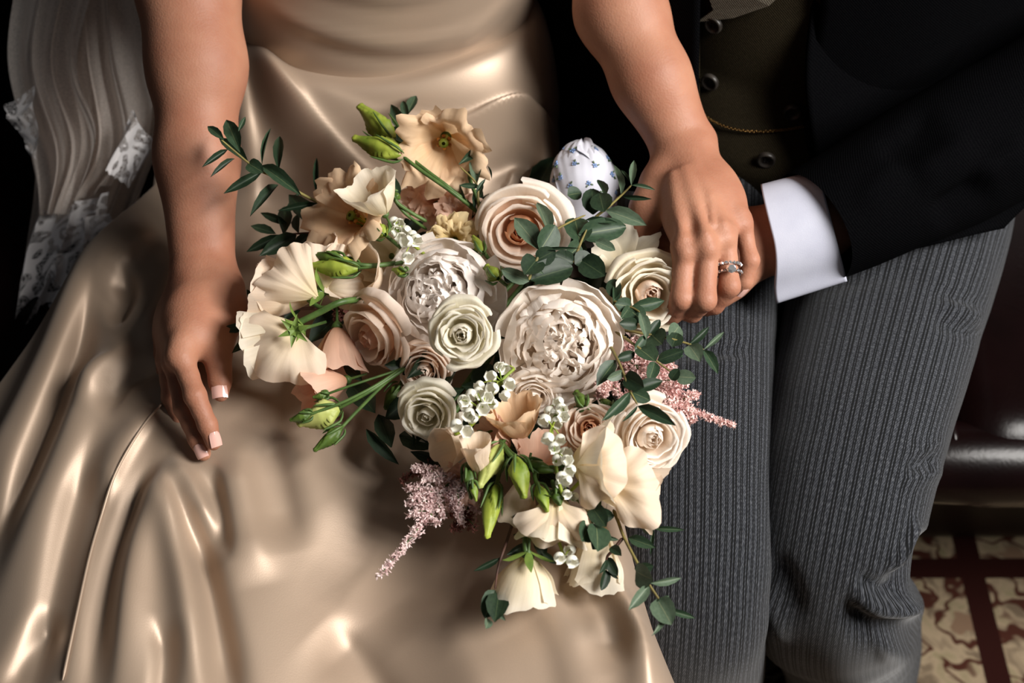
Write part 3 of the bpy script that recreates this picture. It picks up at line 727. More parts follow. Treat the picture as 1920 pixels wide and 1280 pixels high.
def button(px, py, r, parent):
    c, nn = onvest(px, py, .003); R = frame(nn, (0, 0, 1)); prof = [(0, .0012), (.45, .0010), (.62, .0014), (.72, .0030), (.90, .0032), (1, .0018), (1, -.001)]
    k = 24; th = np.linspace(0, 2*np.pi, k, endpoint=False); Vb = []
    for rr, zz in prof: Vb += [c+R @ np.array([r*max(rr, .01)*math.cos(t), r*max(rr, .01)*math.sin(t), zz]) for t in th]
    Fb = [[i*k+j, i*k+(j+1) % k, (i+1)*k+(j+1) % k, (i+1)*k+j] for i in range(len(prof)-1) for j in range(k)]
    o = mk('button', Vb, Fb, M_BUTTON, parent, origin=c)
    return c, R
for bx, by in ((1341, 43), (1334, 150), (1331, 252), (1437, 295), (1486, 206)):
    c, R = button(bx, by, .0084, vest)
# four thread holes on each button, as small dark pegs, belong to the button row
M_DARK = pmat('dark_thread', (12, 11, 10), (9, 8, 8), 50, .9)
for bx, by in ((1341, 43), (1334, 150), (1331, 252), (1437, 295), (1486, 206)):
    c, nn = onvest(bx, by, .0042); R = frame(nn, (0, 0, 1)); b = MB()
    for dx in (-1, 1):
        for dy in (-1, 1):
            q = c+R @ np.array([dx*.0014, dy*.0014, 0]); Vt, Ft = tube([q-nn*.0008, q+nn*.0006], [.0008, .0008], 8, 4); b.add(Vt, Ft)
    b.build('button_thread', M_DARK, vest)
# overlapping front edge and the lapel at the top
ed = [onvest(1311, y, .0025)[0] for y in (-40, 30, 110, 190, 260, 335)]
Vt, Ft = tube(ed, .0018, 8, 40); mk('front_edge', Vt, Ft, M_VEST, vest)
L0 = [onvest(x, y, .006)[0] for x, y in ((1312, -40), (1314, 5), (1318, 30))]; L1 = [onvest(x, y, .008)[0] for x, y in ((1520, -60), (1490, -30), (1455, 5))]
lap = []
cor = [onvest(x, y, .007)[0] for x, y in ((1322, -60), (1345, 12), (1316, 34), (1380, 26), (1445, 2), (1500, -50))]
Vl = np.array(cor); Vl2 = Vl+np.array([0, .0025, -.001])
mk('lapel', np.vstack([Vl, Vl2]), [[0, 1, 4, 5], [1, 2, 3, 4], [11, 10, 7, 6], [10, 9, 8, 7], [2, 8, 9, 3], [3, 9, 10, 4], [4, 10, 11, 5]], M_LAPEL, vest, smooth=False, label='grey waistcoat lapel')
# jacket shell with its front opening
def open_angle(z, line):
    best = None
    for a in np.linspace(np.pi*1.02, np.pi*1.98, 260):
        h = (z-.5)/.5; axx = np.interp(h, [0, .3, 1], [.165, .160, .185])+.012; by = np.interp(h, [0, .12, .24, .36, 1], [.178, .203, .195, .150, .125])+.012
        p = np.array([GC[0]+axx*math.cos(a), GC[1]+.03*h+by*math.sin(a), z]); px, py = proj(p)
        d = abs(px-np.interp(py, [q[1] for q in line], [q[0] for q in line]))
        if best is None or d < best[0]: best = (d, a)
    return best[1]
nv = 50; zs = np.linspace(.515, 1.02, nv); nu = 120; Pj = np.zeros((nu, nv, 3))
for j, z in enumerate(zs):
    aL = open_angle(z, [(1318, -300), (1308, 40), (1305, 350)]); aR = open_angle(z, [(1580, -300), (1535, 50), (1505, 240), (1530, 330), (1560, 480)])
    Pj[:, j] = torso(nu, 2, z, z+1e-5, .012, aR-2*np.pi, aL, False)[:, 0]
Pj += (nrm(Pj-np.array([GC[0], GC[1], 0])*1.0)*0)
Pj = Pj+ .003*vnoise(Pj, 14, 8)[..., None]*nrm(np.stack([Pj[..., 0]-GC[0], Pj[..., 1]-GC[1], 0*Pj[..., 0]], -1))
jacket = mk('jacket', Pj.reshape(-1, 3), grid_faces(nu, nv), M_JACKET, groom, label='black wool tailcoat')
so = jacket.modifiers.new('thick', 'SOLIDIFY'); so.thickness = .004; so.offset = -1
# skirt of the coat over the left thigh
def loft(path, rw, rh, nu, nv, SKK=(), up=(0, 0, 1), nz=(.003, 18), sq=2.0):
    C = catmull(path, nv); T = nrm(np.gradient(C, axis=0)); t = np.linspace(0, 1, nv)
    Rw = np.interp(t, np.linspace(0, 1, len(rw)), rw); Rh = np.interp(t, np.linspace(0, 1, len(rh)), rh)
    X = nrm(np.cross(T, np.array(up, float))); U = np.cross(X, T); th = np.linspace(0, 2*np.pi, nu, endpoint=False)
    ct, st = np.cos(th), np.sin(th); e = 2/sq; cx = np.sign(ct)*np.abs(ct)**e; cy = np.sign(st)*np.abs(st)**e
    N = ct[:, None, None]*X[None]+st[:, None, None]*U[None]
    P = C[None]+(cx[:, None]*Rw[None])[..., None]*X[None]+(cy[:, None]*Rh[None])[..., None]*U[None]
    px, py = proj(P)
    P = P+N*(strokes(px, py, SKK)+nz[0]*vnoise(P, nz[1], 4))[..., None]
    return P, grid_faces(nu, nv, True)
P, F = loft([(.25, .37, .57), (.38, .34, .60), (.52, .37, .59)], [.07, .10, .09], [.075, .07, .07], 60, 40)
# arms of the coat: left sleeve crosses to the joined hands, right one goes behind the bride
wrG = Z(1418, 455, .655); cuff_o = Z(1455, 446, .662); slv = Z(1526, 426, .672); elG = np.array([.60, .31, .69]); shG = np.array([.49, .45, 1.0])
SKS = [([(1700, 330), (1760, 300), (1830, 250)], 20, 30, .008), ([(1740, 400), (1800, 370), (1850, 330)], 20, 22, -.010), ([(1820, 330), (1870, 300), (1930, 260)], 18, 22, .008), ([(1640, 290), (1700, 260), (1760, 200)], 22, 22, -.008), ([(1600, 400), (1650, 340), (1700, 300)], 18, 22, .004)]
P, F = loft([slv, slv*.72+elG*.28+np.array([0, 0, .006]), slv*.4+elG*.6+np.array([0, 0, .008]), elG+np.array([-.03, 0, .012]), elG+np.array([.01, .04, .06]), elG*.5+shG*.5+np.array([0, .02, 0]), shG], [.050, .060, .066, .070, .072, .075, .075], [.046, .058, .066, .070, .070, .072, .072], 90, 120, SKS)
mk('sleeve', P.reshape(-1, 3), F, M_JACKET, jacket)
P, F = loft([(.12, .44, 1.0), (.06, .46, .86), (.03, .47, .70), (-.06, .52, .64)], [.07, .068, .064, .055], [.07, .068, .064, .055], 60, 60)
mk('sleeve', P.reshape(-1, 3), F, M_JACKET, jacket)
# coat front panel lying from the chest down over the thigh
a = np.linspace(0, 1, 46); bq = np.linspace(0, 1, 40); top_l = [Y(1528, -20, .285), Y(1512, 140, .262), Y(1512, 280, .24)]; 
gridp = [[Y(1528, -40, .285), Y(1700, -40, .30), Y(1960, -60, .36)], [Y(1512, 160, .235), Y(1700, 160, .27), Y(1990, 150, .33)], [Y(1535, 330, .195), Z(1720, 330, .655), Z(1990, 300, .66)], [Z(1545, 492, .636), Z(1690, 470, .645), Z(1880, 428, .634)]]
rows = [catmull(r, 46) for r in gridp]; Pp = np.stack([catmull([r[i] for r in rows], 40) for i in range(46)])
Pp = Pp+.003*vnoise(Pp, 15, 2)[..., None]*(-CF)
o = mk('coat_front', Pp.reshape(-1, 3), grid_faces(46, 40), M_JACKET, jacket); so = o.modifiers.new('thick', 'SOLIDIFY'); so.thickness = .004; so.offset = 0
# right coat front, between the sitters
gridp = [[Y(940, -60, .40), Y(1130, -60, .31), Y(1312, -60, .268)], [Y(940, 120, .40), Y(1130, 120, .29), Y(1308, 120, .230)], [Y(960, 250, .36), Y(1130, 250, .25), Y(1306, 250, .200)], [Z(980, 330, .56), Z(1130, 350, .640), Z(1300, 372, .640)]]
rows = [catmull(r, 40) for r in gridp]; Pp = np.stack([catmull([r[i] for r in rows], 40) for i in range(40)])
Pp = Pp+.003*vnoise(Pp, 15, 2)[..., None]*(-CF)
o = mk('coat_front', Pp.reshape(-1, 3), grid_faces(40, 40), M_JACKET, jacket); so = o.modifiers.new('thick', 'SOLIDIFY'); so.thickness = .004; so.offset = 0
# ---- hand and forearm of the groom: one continuous surface
prims = []
limb([elG, slv, cuff_o, wrG], [.036, .026, .022, .021], .02)
limb([cuff_o+CU*.006, wrG+CU*.010], [.021, .019], .01); limb([cuff_o-CU*.006, wrG-CU*.012], [.021, .019], .01)
HG = {'in': [(1330, 430, .662), (1300, 415, .660), (1225, 418, .655), (1196, 442, .645), (1190, 470, .638)],
      'mi': [(1330, 450, .660), (1295, 442, .658), (1228, 455, .652), (1206, 482, .642), (1204, 505, .636)],
      'ri': [(1330, 475, .656), (1298, 472, .654), (1240, 492, .648), (1222, 515, .640), (1224, 535, .634)],
      'pi': [(1335, 500, .650), (1305, 502, .648), (1262, 525, .642), (1245, 545, .636), (1244, 560, .632)],
      'th': [(1385, 500, .648), (1368, 528, .644), (1345, 548, .640), (1320, 560, .636), (1300, 565, .634)]}
JG = hand(HG, wrG, {'in': .0100, 'mi': .0102, 'ri': .0098, 'pi': .0086, 'th': .0112}, .02)
limb([(.29, .40, .56), (.29, .42, .95), (.29, .45, 1.05)], [.11, .10, .06], .05)
limb([elG, shG, (.29, .45, 1.0)], [.045, .05, .06], .03)
V, F = sdf_mesh(prims, .0020); V = relax(V, F, 2)
gb = mk('body', V, F, M_SKIN2, groom, label='hand and forearm under the other hand, skin')
# ---- double shirt cuff with link
cx = nrm(wrG-slv)                               # axis towards the hand
up = nrm(-CF-cx*((-CF) @ cx)); sd = np.cross(cx, up)
if sd @ CU > 0: sd = -sd                        # sd points down the picture
nu, nv = 96, 30; th = np.linspace(0, 2*np.pi, nu, endpoint=False); t = np.linspace(0, 1, nv)
c0 = Z(1452, 443, .663); c1 = Z(1558, 412, .676)
C = c0+(c1-c0)*t[:, None]
ct, st = np.cos(th), np.sin(th)
ry = .0425; rz = .034
yy = ry*ct+.010*np.exp(-((th-2*np.pi*(th > np.pi))/.35)**2); zz = rz*st*(1-.30*np.exp(-((th-2*np.pi*(th > np.pi))/.6)**2))
yy2 = yy[:, None]*(1-.04*t[None]); zz2 = zz[:, None]*np.ones_like(t)[None]
P = C[None]+yy2[..., None]*sd+zz2[..., None]*up
P[..., :] += cx*(.012*np.clip(ct, 0, 1)**2)[:, None, None]*(1-t)[None, :, None]*1.0
cuff = mk('shirt_cuff', P.reshape(-1, 3), grid_faces(nu, nv, True), M_SHIRT, groom, label='white double shirt cuff')
so = cuff.modifiers.new('thick', 'SOLIDIFY'); so.thickness = .0022; so.offset = -1; 
q = Z(1549, 490, .664); Vt, Ft = tube([q-up*.004, q+up*.006], [.004, .004], 14, 6); mk('cufflink', Vt, Ft, M_SILVER, cuff)
# ================================================================ jewellery
def ring_at(j0, j1, f, r, upv): 
    c = j0+(j1-j0)*f; d = nrm(j1-j0); u = nrm(upv-d*(upv @ d)); return c, d, u, np.cross(d, u)
def octa(c, R, s, h):
    k = 8; th = np.linspace(0, 2*np.pi, k, endpoint=False)
    V = [c+R @ np.array([s*math.cos(a), s*math.sin(a), 0]) for a in th]+[c+R @ np.array([.6*s*math.cos(a), .6*s*math.sin(a), h*.45]) for a in th]+[c+R @ np.array([0, 0, h*.45]), c+R @ np.array([0, 0, -h])]
    F = []
    for i in range(k): j = (i+1) % k; F += [[i, j, 8+j, 8+i], [8+i, 8+j, 16, 16], [i, 17, j, j]]
    F = [list(dict.fromkeys(f)) for f in F]; return np.array(V), F
def ring(label, f, big):
    c, d, u, s = ring_at(JL['ri'][1], JL['ri'][2], f, .0092, -CF*.9+CU*.1)
    th = np.linspace(0, 2*np.pi, 41); rr = .0093
    t = thing('diamond_ring', label, 'ring', c)
    P = [c+rr*(math.cos(a)*u+math.sin(a)*s) for a in th]; Vt, Ft = tube(P, .0009, 8, 90, cap=False); mk('band', Vt, Ft, M_SILVER, t)
    for i, a in enumerate(np.linspace(-1.25, 1.25, 9)):
        if big and abs(a) < .3: continue
        nn = math.cos(a)*u+math.sin(a)*s; cc = c+nn*(rr+.0012); V, F = octa(cc, frame(nn, d), .00135 if big else .0016, .0018); mk('diamond', V, F, M_DIAMOND, t, smooth=False)
    if big:
        nn = u; cc = c+nn*(rr+.0042); V, F = octa(cc, frame(nn, d), .0040, .0040); so = mk('solitaire', V, F, M_DIAMOND, t, smooth=False)
        for k in range(4):
            a = math.pi/4+k*math.pi/2; e = frame(nn, d); q = cc+e @ np.array([.0038*math.cos(a), .0038*math.sin(a), .0012]); Vt, Ft = tube([c+nn*rr, q], [.0006, .0005], 6, 5); mk('prong', Vt, Ft, M_SILVER, so)
ring('diamond-studded wedding band on the ring finger, nearer the knuckle', .63, False)
ring('diamond solitaire engagement ring on the ring finger, nearer the fingertip', .77, True)
# watch chain across the waistcoat
wp = [onvest(x, y, .006)[0] for x, y in ((1303, 188), (1330, 212), (1365, 230), (1410, 238), (1460, 236), (1500, 230), (1524, 222))]
Cc = catmull(wp, 74); b = MB()
for i in range(73):
    p, q = Cc[i], Cc[i+1]; d = nrm(q-p); ref = np.array([0, 0, 1.0]) if i % 2 else np.array([0, 1.0, 0.2]); n1 = nrm(np.cross(d, ref)); ln = np.linalg.norm(q-p)
    th = np.linspace(0, 2*np.pi, 13); Pk = [(p+q)/2+d*(ln*.78*math.cos(a))+n1*(.0012*math.sin(a)) for a in th]; Vt, Ft = tube(Pk, .00042, 5, 18, cap=False); b.add(Vt, Ft)
V, F, U = b.get(); ch = mk('watch_chain', V, F, M_GOLD, None, origin=Cc[37], label='fine gold watch chain draped across the waistcoat between buttons', cat='chain')
# ================================================================ bouquet
bouquet = thing('bouquet', 'loose bridal bouquet of white peonies, blush roses and eucalyptus on the satin lap', 'bouquet', tuple(Z(960, 640, .60)))
M_PEONY = petal_mat('peony_petal', (240, 214, 180), (247, 234, 218), (251, 243, 235), trans=.42)
M_PEONY2 = petal_mat('peony_petal_pearl', (240, 222, 200), (247, 236, 225), (251, 245, 240), trans=.42)
M_CREAM = petal_mat('cream_petal', (214, 202, 158), (238, 226, 200), (246, 238, 222))
M_IVORY = petal_mat('ivory_petal', (222, 214, 178), (236, 230, 208), (242, 236, 222))
M_BLUSH = petal_mat('blush_petal', (236, 188, 150), (242, 216, 192), (246, 230, 216))
M_HEART = petal_mat('apricot_heart_petal', (206, 120, 70), (232, 168, 122), (240, 198, 160))
M_PEACH = petal_mat('peach_ruffle_petal', (226, 184, 110), (236, 200, 156), (240, 210, 176), vein=.22)
M_PINK = petal_mat('pink_ruffle_petal', (232, 178, 140), (236, 192, 164), (240, 204, 182), vein=.2)
M_YEL = petal_mat('yellow_ruffle_petal', (206, 186, 96), (224, 202, 134), (236, 214, 168), vein=.2)
M_SWEET = petal_mat('sweet_pea_petal', (226, 220, 168), (242, 230, 200), (247, 238, 220), vein=.16)
M_SWEET2 = petal_mat('sweet_pea_petal_blush', (234, 218, 172), (241, 222, 194), (244, 226, 206), vein=.16)
M_BUD = pmat('bud_green', (160, 172, 66), (112, 136, 44), 60, .5, .15, 200, trans=.15)
M_BUDP = pmat('bud_pale', (196, 200, 120), (160, 172, 84), 60, .5, .15, 200, trans=.2)
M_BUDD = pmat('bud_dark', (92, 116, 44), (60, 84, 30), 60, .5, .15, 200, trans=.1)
M_SEPAL = pmat('sepal_green', (116, 138, 62), (84, 108, 46), 90, .55, trans=.1)
M_STEM = pmat('green_stem', (82, 108, 52), (60, 84, 38), 90, .5)
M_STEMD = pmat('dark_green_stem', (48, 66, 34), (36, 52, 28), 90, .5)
M_TWIG = pmat('eucalyptus_twig', (132, 122, 66), (104, 92, 52), 90, .6)
M_TWIGR = pmat('red_brown_twig', (92, 58, 44), (70, 46, 36), 90, .6)
M_LEAF = leaf_mat('eucalyptus_leaf', (40, 60, 42), (56, 76, 54), (112, 122, 84))
M_LEAFL = leaf_mat('eucalyptus_leaf_underside', (76, 94, 74), (92, 108, 88), (134, 140, 108))
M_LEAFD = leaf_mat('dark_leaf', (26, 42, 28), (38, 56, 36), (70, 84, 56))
M_LILY = pmat('lily_bell_white', (246, 244, 236), (238, 238, 222), 40, .5, trans=.25, sss=.0)
M_STAMEN = pmat('stamen', (196, 128, 50), (120, 74, 30), 200, .7)
M_THROAT = pmat('dark_throat', (52, 34, 20), (36, 24, 16), 200, .7)
M_AST = pmat('astilbe_pink', (250, 224, 218), (238, 196, 192), 120, .8, trans=.2)
M_ASTP = pmat('astilbe_pale', (244, 226, 222), (228, 198, 196), 120, .8, trans=.2)
M_ASTD = pmat('astilbe_bud', (168, 168, 112), (150, 140, 96), 120, .8)
M_ASTB = pmat('astilbe_faded', (158, 104, 92), (128, 80, 70), 120, .8)

def petal(phi, prof, w, amax, nu=11, nv=11, rnd=.30, ruf=(0, 3, 0), curl=0.0, tipz=0.0, notch=0.0, jag=0.0, seed=0, point=0.0, wob=.055):
    prof = np.asarray(prof, float); n = len(prof)
    u = np.linspace(-1, 1, nu); v = np.linspace(0, 1, nv); U, W = np.meshgrid(u, v, indexing='ij')
    edge = rnd*np.abs(U)**2.2+notch*np.exp(-(U/.16)**2)+jag*(.5+.5*np.sin(U*9.3+seed*1.7)+.5*np.sin(U*21+seed))*.5-point*(1-np.abs(U))**2
    vv = W*(1-edge)
    pc = catmull(prof, 60); tt = np.linspace(0, 1, 60)
    rho = np.interp(vv, tt, pc[:, 0]); z = np.interp(vv, tt, pc[:, 1])
    ex = np.clip(vv-1, 0, 1); dl = pc[-1]-pc[-4]; dl = dl/(np.linalg.norm(dl)+1e-9); rho = rho+ex*dl[0]; z = z+ex*dl[1]
    ww = w*(.30+.70*np.sin(np.clip(vv, 0, 1)**.85*np.pi*.62))
    A = np.minimum(ww/np.maximum(rho, .02), amax)
    ang = phi+U*A
    r = ruf[0]*vv**2.2*(np.sin(ruf[1]*np.pi*U+ruf[2])+.5*np.sin(2.3*ruf[1]*np.pi*U+ruf[2]*2.1))
    cu = curl*np.abs(U)**2.5*vv
    rho = rho+r*.7+cu; z = z+r*.6-cu*.5+tipz*vv**3
    P = np.stack([rho*np.cos(ang), rho*np.sin(ang), z], -1).reshape(-1, 3)
    P = P+wob*vv.reshape(-1, 1)*np.stack([vnoise(P+seed*3.1+phi, 3.2, k) for k in (1, 2, 3)], -1)
    uv = np.stack([(U+1)/2, W], -1).reshape(-1, 2)
    return P, grid_faces(nu, nv), uv

class Flower:
    def __init__(s, name, px, py, z, rpx, face, roll=0.0, label=None, core=None, mat=None, squash=1.0):
        s.c = Z(px, py, z); s.R = rpx*dep(s.c)/FPX
        n = facing(*face); s.F = frame(n); ca, sa = math.cos(roll), math.sin(roll)
        s.F = s.F @ np.array([[ca, -sa, 0], [sa, ca, 0], [0, 0, 1]]); s.F[:, 2] *= squash
        # receptacle with a short stem running back into the bouquet
        b = MB(); k = 14; th = np.linspace(0, 2*np.pi, k, endpoint=False); pr = core or [(.03, -.55), (.03, -.25), (.10, -.20), (.18, -.14), (.10, -.08), (.02, -.07)]
        Pr = np.array([[ [r*math.cos(t), r*math.sin(t), z0] for r, z0 in pr] for t in th]); b.add(s.w(Pr.reshape(-1, 3)), grid_faces(k, len(pr), True))
        s.o = b.build(name, mat or M_STEM, bouquet, origin=s.c, label=label)
    def w(s, P): return s.c+(np.asarray(P)*s.R) @ s.F.T
    def pet(s, mat, *a, nm='petal', **k):
        P, F, uv = petal(*a, **k); return mk(nm, s.w(P), F, mat, s.o, uv=uv)
GA = 2.39996
def rose(px, py, z, r, face, roll=0, n=24, outer=M_CREAM, inner=None, heart=None, label=None, open_=1.0, ruf=.03, squash=1.0, name='rose', hcg=(9, 7, 6)):
    f = Flower(name, px, py, z, r, face, roll, label, squash=squash); inner = inner or outer; R = random.Random(int(px*7+py)); nh, nc, ng = hcg
    n = nh+nc+ng
    for i in range(n):
        t = i/(n-1); ph = roll+i*GA+R.uniform(-.15, .15)
        if i < nh:      # wrapped heart
            q = i/nh; r0 = .04+.24*q; prof = [(r0*.6, -.05), (r0*1.1+.02, .20), (r0*1.12+.01, .40), (r0*.92, .52-.02*q)]
            f.pet(heart or inner, ph, prof, .34+.14*q, 1.5, rnd=.10, ruf=(ruf*.5, 2, R.uniform(0, 6)), curl=.03, seed=i)
        elif i < nh+nc:    # cup
            q = (i-nh)/nc; r0 = .30+.28*q; prof = [(.10, -.10), (r0*1.02, .08), (r0*1.20, .34-.04*q), (r0*1.18+.03*open_, .52-.08*q), (r0*1.30+.05*open_, .54-.10*q)]
            f.pet(inner, ph, prof, .66+.24*q, 1.45, nu=15, rnd=.20, ruf=(ruf, 1.6, R.uniform(0, 6)), curl=R.uniform(-.02, .08), seed=i, jag=.02)
        else:            # open guard petals, rim rolled back
            q = (i-nh-nc)/max(1, ng-1); r1 = .68+.32*q*open_; prof = [(.10, -.14), (r1*.62, -.04), (r1*.90, .20-.08*q), (r1*.98, .34-.22*q*open_), (r1*1.04, .30-.30*q*open_), (r1*1.03, .22-.32*q*open_)]
            f.pet(outer, ph, prof, .92+.14*q, 1.35, nu=17, nv=13, rnd=.22, ruf=(ruf*1.3, R.choice([1.2, 1.7]), R.uniform(0, 6)), curl=R.uniform(-.10, .05), seed=i, jag=.025, point=R.choice([.0, .06, .10]))
    return f
def peony(px, py, z, r, face, roll=0, n=58, mat=M_PEONY, guard=None, label=None, squash=1.0, cutring=True):
    f = Flower('peony', px, py, z, r, face, roll, label, squash=squash); R = random.Random(int(px*3+py*5))
    subs = [(0.0, .10), (.24, -.10), (-.22, -.12), (.05, -.30), (-.14, .28), (.26, .20)]
    for i in range(n):       # crumpled inner petals in several rosettes, packed as a dome
        ox, oy = subs[i % 6]; j = i//6; q = j/max(1, n//6-1); ph = i*GA+R.uniform(-.5, .5)
        r1 = .05+.26*q; top = .64-.50*(ox*ox+oy*oy)-.06*q+R.uniform(-.04, .04); inc = .25+.55*q+R.uniform(-.05, .15)
        prof = [(.03+.05*q, .02), (r1*.85+.02, .20), (r1*1.10+.03, top*.66), (r1*inc, top)]
        P, F, uv = petal(ph, prof, R.uniform(.24, .34)+.12*q, 1.3, nu=17, nv=12, rnd=R.uniform(.05, .22), ruf=(R.uniform(.02, .04), R.choice([1.0, 1.4, 1.9]), R.uniform(0, 6)), curl=R.uniform(-.04, .05), notch=R.choice([0, 0, .08]), jag=R.uniform(.01, .035), seed=i, wob=.03)
        mk('petal', f.w(P+np.array([ox, oy, 0])), F, mat, f.o, uv=uv)
    for i in range(20):      # collar of broader petals round the rosettes
        t = i/20; ph = i*GA+R.uniform(-.3, .3); r1 = .50+.26*t; top = .52-.10*t+R.uniform(-.04, .05)
        prof = [(.12, -.02), (r1*.82, .10), (r1*1.06, top*.62), (r1*R.uniform(.82, .98), top)]
        f.pet(mat, ph, prof, R.uniform(.30, .44), 1.2, nu=17, nv=12, rnd=R.uniform(.08, .22), ruf=(R.uniform(.02, .045), R.choice([1.0, 1.4, 1.9]), R.uniform(0, 6)), curl=R.uniform(-.05, .06), notch=R.choice([0, .08, .14]), jag=R.uniform(.02, .05), seed=i+60, wob=.04)
    for i in range(9):       # cupped guard petals
        ph = roll+i*GA*1.0+R.uniform(-.2, .2); q = i/8
        r1 = .80+.20*q; prof = [(.12, -.10), (r1*.72, -.02), (r1*1.02, .24-.10*q), (r1*.90+.12*q, .50-.32*q)]
        f.pet(guard or mat, ph, prof, .60+.10*q, 1.1, nu=15, nv=13, rnd=.28, ruf=(.03, 2, R.uniform(0, 6)), curl=R.uniform(-.03, .08), notch=R.choice([0, .08]), jag=.05, seed=i)
    return f
def ruffle(px, py, z, r, face, roll=0, n=6, mat=M_PEACH, label=None, depth=.75, flare=1.0, layers=1, throat=True, squash=1.0, amp=.10, name='lisianthus'):
    f = Flower(name, px, py, z, r, face, roll, label, squash=squash, core=[(.03, -.95), (.035, -.62), (.10, -.56), (.13, -.48), (.09, -.40), (.02, -.38)]); R = random.Random(int(px+py*9))
    for L in range(layers):
        for i in range(n):
            ph = roll+L*.5+2*math.pi*i/n+R.uniform(-.12, .12); k = 1-.30*L; fl = flare*R.uniform(.86, 1.1)*k
            prof = [(.06, -.5), (.16*k, -.32), (.30*k+.05, -.02+.1*L), (.62*fl, .26*depth+.12*L), (.92*fl, .34*depth+.12*L-.12*fl)]
            f.pet(mat, ph, prof, .74*k, 1.1, nu=21, nv=13, rnd=.13, ruf=(amp*R.uniform(.8, 1.2), R.choice([2.0, 2.6, 3.1]), R.uniform(0, 6)), jag=.07, seed=i+L*7)
    if throat:
        b = MB(); 
        for k in range(6):
            a = k*1.05; q = np.array([.10*math.cos(a), .10*math.sin(a), -.10]); Vt, Ft = tube(f.w([[q[0]*.4, q[1]*.4, -.42], q]), [.012*f.R, .010*f.R], 5, 4); b.add(Vt, Ft)
            q2 = f.w([[q[0]*1.25, q[1]*1.25, -.09], [q[0]*.9, q[1]*.9, -.03]]); Vt, Ft = tube(q2, [.042*f.R, .034*f.R], 7, 5); b.add(Vt, Ft)
        b.build('stamen', M_STAMEN, f.o)
        Vt, Ft = tube(f.w([[0, 0, -.45], [0, 0, -.20], [0, 0, -.06], [.0, .0, .04]]), [.05*f.R, .09*f.R, .07*f.R, .10*f.R], 9, 12); mk('pistil', Vt, Ft, M_BUD, f.o)
    return f
def bell(px, py, z, r, face, roll=0, n=5, mat=M_SWEET, label=None, wide=.8, length=1.0, star=True, amp=.06, name='sweet_pea', squash=1.0, calyx=True):
    """flower seen from the side or back: overlapping petals around the axis, starry calyx at the base"""
    f = Flower(name, px, py, z, r, face, roll, label, squash=squash, core=[(.025, -.5), (.03, -.12), (.10, -.05), (.12, .02), (.02, .06)]); R = random.Random(int(px*5+py*3))
    for i in range(n):
        ph = roll+2*math.pi*i/n+R.uniform(-.15, .15); k = R.uniform(.9, 1.1)
        prof = [(.05, 0), (.34*wide*k, .16*length), (.66*wide*k, .50*length), (.86*wide*k, .85*length), (1.0*wide*k, 1.05*length*k)]
        f.pet(mat, ph, prof, .82*wide+.22, 1.15, nu=19, nv=14, rnd=.17, ruf=(amp*R.uniform(.7, 1.2), R.choice([1.5, 2.0, 2.6]), R.uniform(0, 6)), jag=.04, seed=i, curl=.05)
    if calyx:
        for i in range(5):
            ph = roll+.4+2*math.pi*i/5; prof = [(.05, -.04), (.20, .03), (.38, .10), (.50, .10+.10*(i % 2))]
            P, F, uv = petal(ph, prof, .11, .7, nu=9, nv=8, rnd=.0, point=.0, ruf=(0, 1, 0)); vq = np.clip(1-np.linspace(0, 1, 8)**2.2, .03, 1)[None, :, None]; Pg = P.reshape(9, 8, 3); Pg = Pg[4:5]+(Pg-Pg[4:5])*vq; P = Pg.reshape(-1, 3)
            mk('sepal', f.w(P*np.array([1.06, 1.06, 1])+np.array([0, 0, -.05])), F, M_SEPAL, f.o, uv=uv)
    return f
def stem(name, pts, rad, mat, label=None, parent=None):
    P = [Z(*p) for p in pts]; Vt, Ft = tube(P, rad, 8, 8*len(P)); return mk(name, Vt, Ft, mat, parent or bouquet, origin=P[-1], label=label)
def bud(tip, base, wpx, z0, z1, mat=M_BUD, twist=2.2, stem_to=None, label=None, fl=.45, srad=.0016, point=1.0, name='lisianthus_bud'):
    a, c = Z(*base, z0), Z(*tip, z1); L = np.linalg.norm(c-a); Rr = wpx*.5*dep(a)/FPX; d = (c-a)/L; Fr = frame(d)
    k, m = 30, 26; th = np.linspace(0, 2*np.pi, k, endpoint=False); t = np.linspace(0, 1, m)
    pr = np.interp(t, [0, .06, .25, .45, .7, .9, .97, 1], [.28, .5, .95, 1.0, .66, .36, .46*fl+.16, .10])
    T, H = np.meshgrid(t, th, indexing='xy'); T = np.broadcast_to(t, (k, m)); H = np.broadcast_to(th[:, None], (k, m))
    rr = Rr*pr[None]*(.82+.30*(np.mod((H+twist*T)/(2*np.pi)*3, 1.0))**1.5+.03*np.sin(5*H+3*T))
    P = a+(rr*np.cos(H))[..., None]*Fr[:, 0]+(rr*np.sin(H))[..., None]*Fr[:, 1]+(T*L)[..., None]*d
    o = mk(name, P.reshape(-1, 3), grid_faces(k, m, True), mat, bouquet, origin=a, label=label)
    for i in range(4):       # thin pointed sepals clasping the base
        ph = i*1.57+.4; tt = np.linspace(0, 1, 7); q = [a+d*(s*L*.55-.002)+(Fr[:, 0]*math.cos(ph+.3*s)+Fr[:, 1]*math.sin(ph+.3*s))*Rr*(np.interp(s, [0, .2, .6, 1], [.35, 1.0, 1.18, 1.35])) for s in tt]
        Vt, Ft = tube(q, [.0010, .0012, .0005], 5, 10); mk('sepal', Vt, Ft, M_STEM, o)
    if stem_to:
        pts = [Z(*p) for p in stem_to]; Vt, Ft = tube([a+d*.003]+pts, srad, 8, 8*(len(pts)+1)); mk('stem', Vt, Ft, M_STEM, o)
    return o
